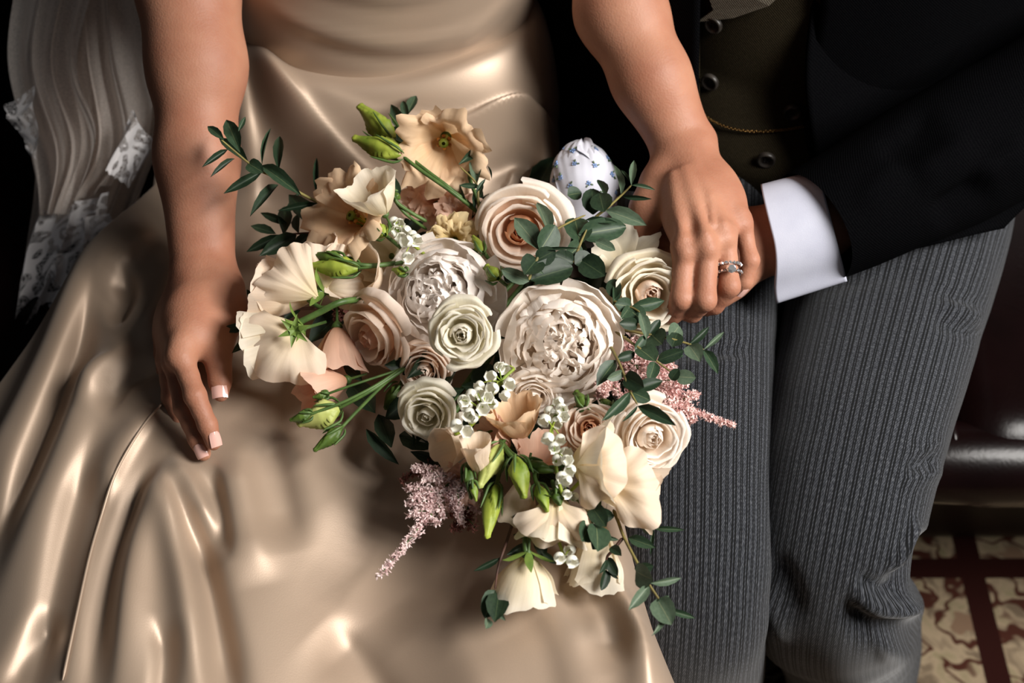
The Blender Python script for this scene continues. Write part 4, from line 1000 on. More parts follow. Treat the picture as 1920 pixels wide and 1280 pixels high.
# leaf blades
def leaf_mesh(name, mat, shape, fold, curve, m=9):
    t = np.linspace(0, 1, m); wd = np.interp(t, *shape); u = np.array([-1, -.5, 0, .5, 1.0]); U, T = np.meshgrid(u, t, indexing='ij'); Wd = np.broadcast_to(wd, U.shape)
    V = np.stack([U*Wd*.5, T, fold*np.abs(U)*Wd*.5-curve*(T-.3)**2+.02*np.sin(T*7)*np.abs(U)], -1).reshape(-1, 3)
    return newmesh(name, V, grid_faces(5, m), mat, True, np.stack([(U+1)/2, T], -1).reshape(-1, 2))
SH_L = ([0, .06, .25, .5, .75, .92, 1], [.06, .28, .82, 1.0, .74, .28, .02]); SH_R = ([0, .05, .2, .5, .8, .95, 1], [.08, .45, .9, 1.0, .78, .36, .10])
LEAVES = {(mm, sh): leaf_mesh('leaf', m, s, .28, cv) for mm, m in (('n', M_LEAF), ('l', M_LEAFL), ('d', M_LEAFD)) for sh, s, cv in (('L', SH_L, .14), ('R', SH_R, .10))}
def leaf(parent, bx, by, tx, ty, w, zb, dz=None, kind='n', shp=None, tilt=None):
    R = random.Random(int(bx*13+by*7+tx*3+ty)); a = Z(bx, by, zb); dz = R.uniform(-.004, .008) if dz is None else dz
    c = Z(tx, ty, zb+dz); L = np.linalg.norm(c-a)*1.03; d = nrm(c-a); wm = w*dep(a)/FPX
    n = -CF+CR*R.uniform(-.35, .45)+CU*R.uniform(-.3, .35) if tilt is None else -CF+CR*tilt[0]+CU*tilt[1]
    n = nrm(n-d*(n @ d)); s = np.cross(d, n)
    shp = shp or ('R' if wm > .42*L else 'L')
    wm = wm/max(.55, float(n @ -CF))
    return inst('leaf', LEAVES[(kind, shp)], a, np.stack([s, d, n], 1), parent, (wm, L, L))
def sprig(pts, zz, leaves, label=None, kind='n', mat=None, rad=.0011, name='eucalyptus_sprig'):
    zz = np.interp(np.linspace(0, 1, len(pts)), np.linspace(0, 1, len(zz)), zz); P = [Z(x, y, z) for (x, y), z in zip(pts, zz)]
    Vt, Ft = tube(P, [rad*1.25, rad, rad*.6], 7, 7*len(P)); o = mk(name, Vt, Ft, mat or M_TWIG, bouquet, origin=P[0], label=label)
    pa = np.array(pts, float)
    for lf in leaves:
        bx, by, tx, ty, w = lf[:5]; i = np.argmin(np.hypot(pa[:, 0]-bx, pa[:, 1]-by)); kd = lf[5] if len(lf) > 5 else kind
        leaf(o, bx, by, tx, ty, w, zz[i], kind=kd)
    return o

# ---- the large heads
peony(1048, 645, .672, 122, (.02, -.05), .3, 36, M_PEONY, label='large blush-white peony, the fullest bloom at the right')
peony(835, 560, .664, 118, (-.15, .05), 1.1, 36, M_PEONY2, label='large pearl-white frilled peony left of the fullest bloom')
rose(868, 625, .705, 70, (-.05, -.1), .7, 24, M_IVORY, label='small ivory open rose between the two peonies', ruf=.06, name='rose')
rose(975, 428, .680, 98, (-.02, -.30), .2, 28, M_PEONY, inner=M_BLUSH, heart=M_HEART, label='garden rose with a peach quartered heart, top of the bouquet', ruf=.03)
rose(1212, 548, .668, 86, (.12, -.12), 2.0, 20, M_CREAM, inner=M_CREAM, heart=M_BLUSH, label='cream open rose beside the ringed hand', ruf=.05)
rose(1214, 815, .655, 82, (.20, -.15), 1.0, 26, M_PEONY, label='blush spray rose at the right edge above the trouser leg', ruf=.05)
rose(1106, 805, .655, 62, (-.1, .15), 2.4, 20, M_BLUSH, heart=M_HEART, label='half-hidden blush rose with an orange heart beside the right spray rose', ruf=.05)
rose(806, 772, .650, 66, (-.25, -.35), .4, 22, M_IVORY, label='ivory rose under the left peony facing the lower left', ruf=.04, hcg=(5, 6, 6))
rose(716, 620, .652, 84, (-1.0, -.65, .9), 1.4, 20, M_BLUSH, label='blush rose in side view left of the left peony', ruf=.04, heart=M_PINK, hcg=(6, 5, 5))
rose(800, 690, .635, 60, (-.2, -.3), 2.2, 16, M_BLUSH, label='shaded blush rose tucked under the left peony', ruf=.04)
rose(1000, 735, .655, 52, (0, -.6), .9, 12, M_PEONY, label='small white rose tucked under the fullest peony', ruf=.06)
# ---- ruffled lisianthus
ruffle(832, 268, .712, 104, (-.05, -.45), .55, 4, M_PEACH, label='peach ruffled lisianthus with a dark throat, topmost bloom', amp=.13, depth=1.5, flare=.92)
ruffle(658, 404, .696, 108, (-.60, .30, 1), .2, 5, M_PEACH, label='peach ruffled lisianthus at the upper left', amp=.11, flare=.95)
bell(722, 402, .712, 68, (-.45, .9, .6), .4, 4, M_SWEET, label='creamy white lisianthus bell behind the upper left ruffles', wide=.8, calyx=False, amp=.10, name='lisianthus')
ruffle(812, 372, .665, 62, (-.2, .3), .7, 6, M_PINK, label='dusty pink ruffled lisianthus behind the bud stems', layers=2, throat=False, amp=.14)
ruffle(862, 405, .670, 52, (.1, .1), .1, 6, M_PINK, label='pale pink ruffled lisianthus beside the garden rose', layers=2, throat=False, amp=.14)
ruffle(850, 450, .672, 60, (-.1, -.1), .9, 6, M_YEL, label='yellow ruffled lisianthus above the left peony', layers=2, throat=False, amp=.13)
bell(735, 480, .660, 60, (-.4, .0), .2, 5, M_IVORY, label='ivory lisianthus under the lily of the valley', wide=.9, calyx=False, amp=.08, name='lisianthus')
bell(978, 822, .652, 78, (-.35, 1.3, .7), .4, 5, M_PEACH, label='peach ruffled lisianthus below the fullest peony', wide=.62, length=.85, amp=.11, calyx=False, name='lisianthus')
bell(955, 838, .642, 66, (-.9, .5, .5), 1.2, 5, M_PINK, label='apricot ruffled lisianthus in the shade above the lower buds', wide=.7, length=.9, amp=.12, calyx=False, name='lisianthus')
bell(1010, 880, .640, 70, (.1, .9, .7), 2.2, 5, M_PINK, label='shaded apricot lisianthus behind the string of lily bells', wide=.7, length=.8, amp=.11, calyx=False, name='lisianthus')
ruffle(866, 905, .640, 52, (-.6, -.1), .4, 5, M_PINK, label='pink ruffled lisianthus at the lower left edge', throat=False, amp=.12)
# ---- sweet-pea-like side blooms (px,py is the base with its calyx; face points to the open end)
bell(562, 618, .668, 108, (-1.9, -.55, -.35), .6, 5, M_SWEET, label='cream bell flower with a green star calyx, beside the thumb', wide=.62, length=.90, amp=.035)
bell(598, 548, .668, 120, (-2.4, .15, .1), .2, 5, M_SWEET2, label='cream sweet pea with folded petals left of the green buds', wide=.50, length=.95, amp=.04)
bell(648, 520, .660, 85, (-.9, .9, .5), .9, 5, M_SWEET2, label='beige sweet pea standing behind the folded cream one', wide=.6, length=.9, calyx=False, amp=.05)
bell(712, 530, .655, 85, (-.6, .3), .8, 5, M_SWEET2, label='beige sweet pea under the pair of green buds', wide=.7, calyx=False)
bell(632, 612, .648, 92, (.05, -1.6, .3), .5, 5, M_PINK, label='salmon pink lisianthus hanging left of the side-view rose', wide=.60, length=.95, amp=.07, calyx=False, name='lisianthus')
bell(650, 712, .632, 85, (-1.6, -.5), .5, 5, M_PINK, label='pale salmon lisianthus above the left bud cluster', wide=.55, length=1.0, amp=.05, calyx=False, name='lisianthus')
bell(1072, 872, .672, 108, (1.5, .15, .45), .3, 5, M_SWEET, label='large creamy sweet pea in front of the blush roses', wide=.72, length=.72, amp=.045, calyx=False)
bell(1145, 905, .650, 112, (1.5, -.50, .25), .8, 5, M_SWEET2, label='pointed cream sweet pea overhanging the trouser leg', wide=.55, length=.82, amp=.04)
bell(1045, 925, .658, 102, (-.25, -1.7, .1), .2, 5, M_SWEET, label='creamy white sweet pea bell among the lower leaves', wide=.66, length=.85, amp=.05)
bell(990, 1042, .640, 100, (-.2, -2.3, -.3), .5, 5, M_SWEET, label='lowest cream bell flower hanging on a green calyx', wide=.66, length=.82, amp=.045)
bell(1122, 975, .632, 118, (-.15, -2.0, .1), .9, 4, M_SWEET, label='pale pointed sweet pea behind the lower leaves', wide=.45, length=1.0, amp=.03, calyx=False)
bell(900, 815, .648, 85, (-1.4, -.4), .2, 4, M_SWEET2, label='beige sweet pea petals below the ivory rose', wide=.48, length=1.0, amp=.03, calyx=False)
bell(905, 900, .652, 88, (-.25, 1.8), .7, 4, M_SWEET2, label='small pale sweet pea standing over the lower buds', wide=.32, length=1.0, amp=.02, calyx=False)
bell(985, 895, .645, 95, (-.35, -1.5, .1), .2, 4, M_SWEET2, label='folded cream sweet pea behind the lower green buds', wide=.45, length=.9, amp=.04, calyx=False)
# broad standard petals, fanned and bulging
def fan(par, cx, cy, z, rpx, a0, a1, bulge, mat, pts=(), fold=0.0, seed=0, lift=.006):
    c = Z(cx, cy, z); Rm = rpx*dep(c)/FPX; na, nr = 31, 15
    a = np.radians(np.linspace(a0, a1, na)); r = np.linspace(.04, 1, nr); A, RR_ = np.meshgrid(a, r, indexing='ij'); t = np.linspace(0, 1, na)[:, None]
    edge = 1+.06*np.sin(7*t+seed)+.04*np.sin(17*t+seed*2)+.02*np.sin(41*t+seed)-.25*(np.abs(2*t-1)**6)
    for an, ht in pts: edge = edge+ht*np.exp(-((np.degrees(A[:, :1])-an)/14)**2)
    q = RR_*Rm*edge; hgt = bulge*(np.sin(np.pi*np.clip(RR_*.85, 0, 1)))*(1-.6*(2*t-1)**2)+fold*np.sin(3*np.pi*t+seed)*RR_**1.5+.0030*np.sin(11*t*np.pi+seed)*RR_**4+.0010*np.sin(25*t*np.pi+seed*3)*RR_**2+.004*vnoise(np.stack([t*5+0*RR_, RR_*3, 0*RR_+seed], -1), 1.0, seed)*RR_
    P = c+(q*np.cos(A))[..., None]*CR+(q*np.sin(A))[..., None]*CU-(CF*1.0)*hgt[..., None]-CF*lift
    uv = np.stack([np.broadcast_to(t, A.shape), RR_], -1)
    mk('petal', P.reshape(-1, 3), grid_faces(na, nr), mat, par, uv=uv.reshape(-1, 2))
def by_label(txt): return next(o for o in bouquet.children if o.get('label', '').startswith(txt))
fo_ = by_label('cream sweet pea with folded'); fan(fo_, 600, 560, .672, 112, 98, 188, .017, M_SWEET2, ((186, .10),), .003, 1); fan(fo_, 612, 545, .664, 92, 50, 150, .010, M_SWEET2, ((140, .05),), .003, 2); fan(fo_, 600, 540, .660, 80, -45, 40, .010, M_SWEET2, (), .003, 5)
fan(by_label('cream bell flower with a green'), 562, 618, .668, 98, 150, 318, .020, M_SWEET2, ((205, .04), (232, .12)), .003, 3, .002)
SEPAL = leaf_mesh('sepal', M_SEPAL, ([0, .15, .4, .7, 1], [.7, 1, .75, .4, .02]), .3, .25)
for k in range(6):
    an = k*1.047+.35; c_ = Z(553, 620, .690); d_ = nrm(CR*math.cos(an)+CU*math.sin(an)-CF*.35); n_ = nrm(-CF-d_*((-CF) @ d_)); inst('sepal', SEPAL, c_, np.stack([np.cross(d_, n_), d_, n_], 1), by_label('cream bell flower with a green'), (.0065, .0135, .0135))
fan(by_label('large creamy sweet pea'), 1082, 872, .680, 88, -85, 82, .014, M_SWEET2, ((-80, .15), (60, .1)), .004, 4)
fan(by_label('pointed cream sweet pea'), 1140, 905, .664, 92, -75, 70, .013, M_SWEET2, ((-37, .28),), .003, 6)
fan(by_label('creamy white sweet pea bell'), 1042, 938, .660, 82, 196, 345, .014, M_SWEET2, ((205, .12), (255, .10), (320, .12)), .005, 7, .002)
# twisted standing petals of the cream rose by the hand
fx = Flower('lisianthus', 1165, 500, .668, 70, (-.35, .75), .3, label='greenish cream lisianthus with a twisted petal, against the hand')
for i, (ph, ln) in enumerate(((.2, 1.3), (1.2, 1.25), (2.2, 1.0), (3.4, .8), (4.6, .8))):
    fx.pet(M_SWEET, ph, [(.06, -.1), (.3, .1), (.6*ln, .35), (.9*ln, .5)], .42, .9, ruf=(.09, 2.2, i), jag=.06, seed=i, point=.1)
# ---- buds
bud((672, 197), (738, 262), 46, .712, .716, M_BUD, stem_to=[(775, 300, .708), (840, 350, .70), (893, 392, .68)], label='upper lime bud of the pair at the top')
bud((660, 258), (755, 290), 44, .715, .716, M_BUD, stem_to=[(790, 320, .71), (850, 362, .70), (898, 400, .68)], label='lower lime bud of the pair at the top')
bud((578, 497), (672, 503), 40, .690, .688, M_BUD, stem_to=[(700, 499, .69), (760, 492, .68)], label='lime bud lying above the cream sweet pea')
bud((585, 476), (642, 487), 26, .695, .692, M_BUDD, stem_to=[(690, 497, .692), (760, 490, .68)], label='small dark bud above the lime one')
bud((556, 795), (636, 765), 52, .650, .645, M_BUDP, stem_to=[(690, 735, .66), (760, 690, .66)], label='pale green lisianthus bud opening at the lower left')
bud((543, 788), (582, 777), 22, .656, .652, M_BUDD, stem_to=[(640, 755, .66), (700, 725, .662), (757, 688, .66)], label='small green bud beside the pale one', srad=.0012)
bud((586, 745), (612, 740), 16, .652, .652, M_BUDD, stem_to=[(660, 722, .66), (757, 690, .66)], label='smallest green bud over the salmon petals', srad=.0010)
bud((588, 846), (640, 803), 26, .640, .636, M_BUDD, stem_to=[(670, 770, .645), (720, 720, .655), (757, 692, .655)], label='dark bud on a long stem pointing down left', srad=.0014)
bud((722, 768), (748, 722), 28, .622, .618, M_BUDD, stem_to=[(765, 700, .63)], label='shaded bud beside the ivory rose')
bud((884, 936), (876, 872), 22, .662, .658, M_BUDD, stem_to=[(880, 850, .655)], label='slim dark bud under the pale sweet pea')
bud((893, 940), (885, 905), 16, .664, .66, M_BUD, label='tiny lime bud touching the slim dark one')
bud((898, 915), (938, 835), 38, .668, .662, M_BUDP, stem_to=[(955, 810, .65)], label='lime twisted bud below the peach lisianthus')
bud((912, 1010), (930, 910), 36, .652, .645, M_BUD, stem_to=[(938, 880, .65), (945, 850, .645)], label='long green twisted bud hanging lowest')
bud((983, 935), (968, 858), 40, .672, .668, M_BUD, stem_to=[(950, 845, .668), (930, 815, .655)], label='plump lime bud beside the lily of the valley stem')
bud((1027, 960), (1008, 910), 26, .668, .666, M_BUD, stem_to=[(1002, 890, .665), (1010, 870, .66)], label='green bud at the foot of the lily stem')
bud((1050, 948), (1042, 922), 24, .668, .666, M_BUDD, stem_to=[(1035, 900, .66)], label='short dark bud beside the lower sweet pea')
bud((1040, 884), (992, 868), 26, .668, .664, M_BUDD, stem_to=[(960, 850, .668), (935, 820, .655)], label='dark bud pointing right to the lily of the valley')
bud((886, 442), (905, 472), 20, .698, .694, M_BUD, stem_to=[(925, 495, .68)], label='small lime bud left of the garden rose')
bud((912, 500), (934, 522), 30, .705, .698, M_BUD, fl=.9, stem_to=[(950, 535, .68)], label='round lime bud between rose and peonies')
bud((1080, 735), (1096, 762), 26, .675, .668, M_BUDD, fl=1.0, stem_to=[(1110, 775, .66)], label='round green bud under the fullest peony')
bud((1130, 748), (1142, 770), 26, .660, .655, M_BUDD, fl=1.0, stem_to=[(1150, 780, .65)], label='round dark bud above the half-hidden rose')
bud((700, 420), (722, 440), 30, .705, .70, M_BUD, fl=.9, stem_to=[(740, 455, .69), (765, 475, .68)], label='green bud by the creamy lisianthus bell')
bud((750, 372), (736, 365), 18, .705, .70, M_BUDD, stem_to=[(745, 380, .70), (770, 398, .69), (800, 415, .68)], label='tiny green calyx behind the creamy bell')
bud((735, 505), (760, 510), 18, .69, .688, M_BUD, label='tiny bud left of the left peony')
for pts, r in (([(890, 310, .705), (880, 330, .70), (897, 380, .69), (905, 420, .67)], .0016), ([(555, 607, .668), (600, 585, .675), (640, 566, .68), (690, 560, .665)], .0026), ([(575, 560, .668), (600, 576, .672), (620, 574, .675)], .0018), ([(987, 1045, .64), (985, 1010, .645), (990, 960, .65)], .0022), ([(735, 368, .70), (760, 400, .69), (800, 430, .67)], .0014)):
    stem('stem', pts, r, M_STEM)
# ---- lily of the valley
def bell_mesh():
    k, prof = 18, [(.05, .0), (.42, .06), (.80, .32), (.96, .68), (.92, 1.05), (.78, 1.35), (.86, 1.52), (1.02, 1.62)]
    th = np.linspace(0, 2*np.pi, k, endpoint=False); V = []
    for t in th:
        for i, (r, z) in enumerate(prof):
            lob = 1+(.16*math.cos(6*t) if i >= 6 else 0); V.append([r*lob*math.cos(t), r*lob*math.sin(t), z-(.12*math.cos(6*t) if i == 7 else 0)])
    return newmesh('bell', np.array(V), grid_faces(k, len(prof), True), M_LILY)
BELL = bell_mesh()
def lily(pts, bells, label, r=11):
    o = stem('lily_of_the_valley', pts, .0013, M_BUD, label); R = random.Random(len(bells)*17+int(pts[0][0])); sp = np.array([p[:2] for p in pts])
    for (x, y, z, dx, dy) in bells:
        c = Z(x, y, z); n = nrm(facing(dx, dy)*1.0); rr = r*R.uniform(.9, 1.12)*dep(c)/FPX
        b = inst('bell', BELL, c-n*rr*.8, frame(n), o, (rr, rr, rr))
        i = np.argmin(np.hypot(sp[:, 0]-x, sp[:, 1]-y)); q = Z(*pts[i]); Vt, Ft = tube([q, (q+c)/2+np.array([0, 0, .003]), c-n*rr*.8], .0005, 5, 8); mk('stalk', Vt, Ft, M_BUD, o)
def rb(lst, z): 
    R = random.Random(3+len(lst)); return [(x, y, z+R.uniform(-.004, .006), R.uniform(-.9, .9), R.uniform(-1.5, .2)) for x, y in lst]
lily([(965, 690, .69), (940, 715, .69), (905, 770, .685), (880, 800, .675), (852, 815, .67)], rb([(945, 690), (922, 705), (955, 718), (900, 722), (925, 728), (884, 738), (912, 745), (948, 740), (925, 757), (876, 758), (897, 735), (880, 775), (888, 783), (855, 795), (868, 750), (905, 765), (876, 808), (935, 688)], .692), 'cluster of lily of the valley under the left of the fullest peony')
lily([(1052, 755, .68), (1035, 800, .685), (1040, 850, .685), (1045, 890, .68), (1055, 930, .67)], rb([(1052, 765), (1058, 782), (1022, 786), (1040, 774), (1045, 790), (1028, 820), (1050, 822), (1038, 838), (1060, 848), (1045, 860), (1062, 862), (1070, 880), (1052, 893), (1030, 770), (1064, 900), (1048, 752)], .688), 'string of lily of the valley between the lower buds and the roses')
lily([(800, 480, .69), (770, 455, .695), (740, 425, .70)], rb([(748, 418), (762, 432), (742, 432), (752, 445), (773, 440), (764, 452), (780, 448), (738, 415), (763, 482)], .702), 'small lily of the valley spray at the upper left')
lily([(1048, 1015, .645), (1058, 1045, .645), (1062, 1055, .645)], rb([(1048, 1044), (1070, 1030), (1072, 1050)], .650), 'three lily bells hanging below the lower sweet pea')
lily([(1090, 900, .668), (1065, 925, .665), (1050, 935, .66)], rb([(1062, 925), (1078, 930), (1050, 905)], .668), 'few lily bells peeping above the lower sweet pea', r=9)
# ---- astilbe plumes
def astilbe(pts, zz, branches, label, mat, dens=1.0, seed=1, tipmat=None):
    R = np.random.default_rng(seed); zz = np.interp(np.linspace(0, 1, len(pts)), np.linspace(0, 1, len(zz)), zz)
    P = [Z(x, y, z) for (x, y), z in zip(pts, zz)]; C = catmull(P, 60)
    b = MB(); Vt, Ft = tube(P, [.0011, .0008, .0004], 6, 30); b.add(Vt, Ft)
    fp = []
    def fl(p, r):
        for _ in range(int(7*dens)): fp.append(p+R.normal(0, r, 3))
    for t in np.linspace(.30, 1, 60): fl(C[int(t*59)], .0026*(1.15-t*.8))
    for (t, dx, dy, L) in branches:
        i = int(t*59); p0 = C[i]; d = nrm(CR*dx-CU*dy-CF*R.uniform(-.2, .4)); q = p0+d*L; m = p0+d*L*.5+np.array([0, 0, .003]); Vt, Ft = tube([p0, m, q], [.0007, .0003], 5, 8); b.add(Vt, Ft)
        for s in np.linspace(.15, 1, int(L*900)): fl((p0*(1-s)**2+2*s*(1-s)*m+q*s*s), .0028*(1.15-s*.75))
    o = b.build('astilbe_plume', M_STEM, bouquet, origin=P[0], label=label)
    fp = np.array(fp); n = len(fp)
    # each floret: three crossed slender blades
    V = []; F = []; dirs = nrm(R.normal(0, 1, (n, 3, 3))); s = R.uniform(.0014, .0026, (n, 3, 1)); sd = nrm(np.cross(dirs, R.normal(0, 1, (n, 3, 3))))*.0007
    V = np.stack([fp[:, None]-dirs*s*.2-sd*.3, fp[:, None]+dirs*s*.6-sd, fp[:, None]+dirs*s*1.3, fp[:, None]+dirs*s*.6+sd], 2).reshape(-1, 3)
    F = np.arange(len(V)).reshape(-1, 4)
    mk('florets', V, F, mat, o, kind='stuff')
    return o
astilbe([(1150, 640), (1195, 690), (1250, 740), (1310, 775), (1375, 797)], [.655, .66, .655, .652], [(.1, .6, .5, .03), (.15, .9, .3, .035), (.2, .0, 1, .035), (.2, 1, 0, .03), (.25, .5, .8, .03), (.3, .95, -.2, .025), (.3, -.2, 1, .035), (.38, .2, 1, .028), (.4, 1, -.1, .025), (.45, .6, .8, .02), (.5, .9, -.5, .018), (.55, .3, 1, .018), (.6, .9, -.4, .016), (.66, .5, .9, .012), (.1, -.2, 1, .03), (.06, .9, -.2, .03), (.35, .7, .5, .03), (.12, .3, .9, .04), (.22, .8, .5, .04), (.28, .95, .25, .035), (.16, .5, .85, .045), (.34, .1, 1, .03), (.42, .85, .4, .022), (.5, .2, 1, .02)], 'pink astilbe plume reaching over the striped trousers', M_AST, 1.4, 3)
astilbe([(1150, 690), (1140, 715), (1132, 740)], [.66, .66], [(.3, -.6, .5, .015), (.5, .5, .6, .015), (.7, -.5, .6, .01)], 'short pink astilbe tuft under the fullest peony', M_AST, 1.2, 5)
astilbe([(868, 880), (820, 930), (780, 995), (712, 1078)], [.64, .632, .628], [(.1, -1, .1, .025), (.15, -.9, -.3, .03), (.2, .4, 1, .025), (.25, .6, .8, .02), (.28, -1, .2, .022), (.33, -.9, -.2, .024), (.38, .5, 1, .014), (.42, -1, .0, .018), (.5, .6, .7, .012), (.5, -1, .1, .014), (.05, -.3, 1, .03), (.10, .1, 1, .035), (.12, .6, .8, .03)], 'pale pink astilbe plume trailing onto the satin skirt', M_ASTP, 1.0, 8)
astilbe([(845, 850), (800, 870), (752, 902)], [.63, .625], [(.3, -.6, .6, .008), (.6, -.5, .7, .006)], 'thin faded astilbe twig in the shade', M_ASTB, .5, 9)
astilbe([(880, 945), (870, 975), (850, 990)], [.622, .618], [(.2, -.9, .3, .012), (.4, .6, .7, .012)], 'faded astilbe tuft behind the long bud', M_ASTB, .8, 10)
astilbe([(660, 560), (640, 585), (630, 600)], [.64, .64], [(.2, -.9, .3, .008), (.5, .6, .7, .008)], 'brown astilbe tuft in the gap by the thumb', M_ASTB, .8, 12)
# ---- eucalyptus
sprig([(640, 405), (597, 380), (560, 360), (525, 336), (492, 322), (467, 306), (442, 285), (415, 262)], [.672, .70, .735, .765], [(466, 306, 411, 257, 20, 'n'), (450, 285, 424, 223, 26), (447, 246, 460, 219, 9), (420, 262, 389, 236, 16), (440, 297, 396, 329, 10, 'd'), (427, 280, 381, 311, 11, 'd'), (465, 306, 492, 322, 24), (491, 322, 422, 361, 18, 'd'), (491, 308, 506, 239, 7), (490, 310, 561, 361, 24), (522, 320, 524, 253, 16, 'd'), (522, 346, 471, 399, 14, 'd'), (597, 378, 593, 293, 9, 'd'), (595, 381, 523, 394, 13, 'd')], 'long eucalyptus sprig reaching across the arm at the upper left')
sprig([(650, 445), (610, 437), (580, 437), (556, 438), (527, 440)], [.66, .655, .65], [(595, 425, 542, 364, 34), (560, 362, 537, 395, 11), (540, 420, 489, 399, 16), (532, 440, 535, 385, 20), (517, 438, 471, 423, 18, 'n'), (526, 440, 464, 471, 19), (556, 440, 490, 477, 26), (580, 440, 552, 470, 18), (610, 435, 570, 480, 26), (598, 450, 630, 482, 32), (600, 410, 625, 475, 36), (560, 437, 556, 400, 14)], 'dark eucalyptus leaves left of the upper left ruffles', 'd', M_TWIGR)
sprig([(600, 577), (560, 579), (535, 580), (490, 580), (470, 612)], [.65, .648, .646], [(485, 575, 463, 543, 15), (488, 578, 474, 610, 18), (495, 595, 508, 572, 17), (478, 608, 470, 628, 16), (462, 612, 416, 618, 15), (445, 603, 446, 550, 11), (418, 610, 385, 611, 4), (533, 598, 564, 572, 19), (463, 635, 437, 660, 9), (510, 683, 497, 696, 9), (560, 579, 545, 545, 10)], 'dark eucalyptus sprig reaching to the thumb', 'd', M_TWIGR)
sprig([(790, 330), (775, 290), (765, 250)], [.69, .70], [(770, 255, 732, 196, 24), (764, 220, 755, 190, 15), (763, 216, 780, 178, 16), (762, 266, 735, 240, 28, 'd'), (770, 290, 742, 268, 22, 'd'), (748, 368, 731, 330, 20), (825, 245, 815, 232, 8)], 'eucalyptus tips behind the topmost lisianthus')
sprig([(905, 420), (897, 385), (893, 345), (862, 312)], [.675, .70, .71], [(860, 308, 910, 268, 15), (893, 347, 893, 285, 20, 'l'), (900, 350, 862, 347, 11), (875, 380, 850, 337, 14), (893, 362, 910, 335, 8), (890, 392, 905, 345, 12), (885, 410, 905, 355, 12, 'd'), (922, 336, 915, 310, 3)], 'eucalyptus twig right of the topmost lisianthus')
sprig([(990, 526), (1005, 490), (1013, 470), (1033, 438), (1065, 418), (1098, 403)], [.712, .722, .715, .70], [(1013, 469, 966, 407, 36, 'l'), (1030, 440, 1009, 377, 20, 'l'), (1012, 470, 1042, 424, 44), (1008, 485, 985, 512, 30, 'd'), (992, 527, 942, 506, 26, 'l'), (995, 524, 1072, 500, 50, 'd'), (992, 500, 1018, 512, 11, 'l'), (1012, 468, 1085, 465, 6), (1005, 488, 1040, 470, 36, 'd')], 'broad eucalyptus sprig over the garden rose')
sprig([(1075, 492), (1088, 457), (1100, 430)], [.70, .705], [(1088, 457, 1078, 408, 38), (1085, 440, 1172, 425, 46), (1088, 458, 1064, 484, 32), (1090, 488, 1132, 515, 40, 'd'), (1117, 452, 1152, 468, 20, 'l'), (1098, 412, 1155, 416, 12), (1075, 492, 1040, 476, 30, 'd'), (1078, 495, 1110, 480, 36, 'd')], 'large dark eucalyptus leaves between garden rose and hand')
sprig([(1090, 440), (1117, 407), (1136, 392), (1165, 366), (1184, 347)], [.685, .70, .715], [(1064, 366, 1090, 361, 28), (1112, 402, 1110, 354, 38, 'd'), (1132, 397, 1124, 362, 36, 'd'), (1135, 368, 1122, 335, 13), (1165, 366, 1153, 308, 13, 'l'), (1184, 347, 1189, 300, 13, 'l'), (1184, 347, 1228, 355, 8), (1167, 368, 1220, 373, 9, 'd'), (1136, 394, 1210, 420, 30, 'l'), (1180, 340, 1165, 318, 6)], 'eucalyptus sprig rising between the handkerchief and the wrist')
sprig([(1150, 565), (1183, 576), (1200, 585)], [.685, .69], [(1183, 576, 1245, 564, 26), (1183, 575, 1155, 570, 26), (1200, 585, 1213, 633, 18, 'l'), (1181, 575, 1165, 597, 13), (1180, 580, 1206, 602, 34), (1195, 608, 1163, 606, 22, 'd'), (1152, 560, 1150, 523, 24, 'd'), (1150, 572, 1157, 530, 13)], 'eucalyptus leaves over the cream rose by the hand')
sprig([(1150, 612), (1165, 617), (1205, 625), (1245, 632), (1290, 644), (1320, 655)], [.67, .675, .672], [(1215, 630, 1237, 600, 18, 'd'), (1222, 628, 1240, 644, 26), (1255, 634, 1274, 611, 26, 'l'), (1260, 650, 1270, 624, 26, 'd'), (1292, 646, 1330, 613, 15, 'd'), (1292, 647, 1312, 675, 21, 'l'), (1320, 655, 1358, 622, 10, 'l'), (1320, 656, 1346, 698, 17)], 'topmost eucalyptus sprig over the striped trousers')
sprig([(1150, 618), (1167, 630), (1195, 650), (1230, 676), (1258, 697)], [.68, .685, .68], [(1190, 655, 1210, 630, 17), (1198, 653, 1228, 675, 23), (1233, 675, 1280, 658, 25, 'd'), (1240, 672, 1281, 666, 16), (1228, 678, 1217, 715, 19), (1258, 712, 1272, 692, 19, 'd'), (1268, 706, 1303, 708, 27, 'l')], 'middle eucalyptus sprig crossing the pink astilbe')
sprig([(1145, 650), (1153, 665), (1165, 690), (1180, 730), (1195, 758)], [.685, .692, .69], [(1157, 672, 1190, 662, 19, 'd'), (1155, 675, 1120, 720, 26), (1168, 697, 1140, 710, 17, 'l'), (1172, 705, 1205, 725, 25, 'd'), (1186, 733, 1242, 713, 25, 'd'), (1185, 735, 1218, 750, 27), (1182, 735, 1132, 787, 21), (1196, 760, 1168, 790, 7), (1196, 761, 1264, 795, 22, 'd')], 'eucalyptus sprig hanging over the blush spray rose')
sprig([(1150, 955), (1160, 980), (1170, 1007), (1195, 1055), (1217, 1095), (1237, 1125), (1250, 1145)], [.64, .645, .64], [(1178, 1008, 1227, 1025, 19), (1190, 1066, 1224, 1061, 23, 'd'), (1192, 1070, 1222, 1087, 29, 'l'), (1220, 1093, 1277, 1084, 15, 'l'), (1217, 1097, 1181, 1141, 19, 'l'), (1230, 1130, 1255, 1117, 11), (1232, 1122, 1258, 1168, 31, 'l'), (1252, 1143, 1303, 1158, 13), (1250, 1146, 1225, 1190, 9, 'l')], 'lowest eucalyptus sprig hanging beside the trouser leg')
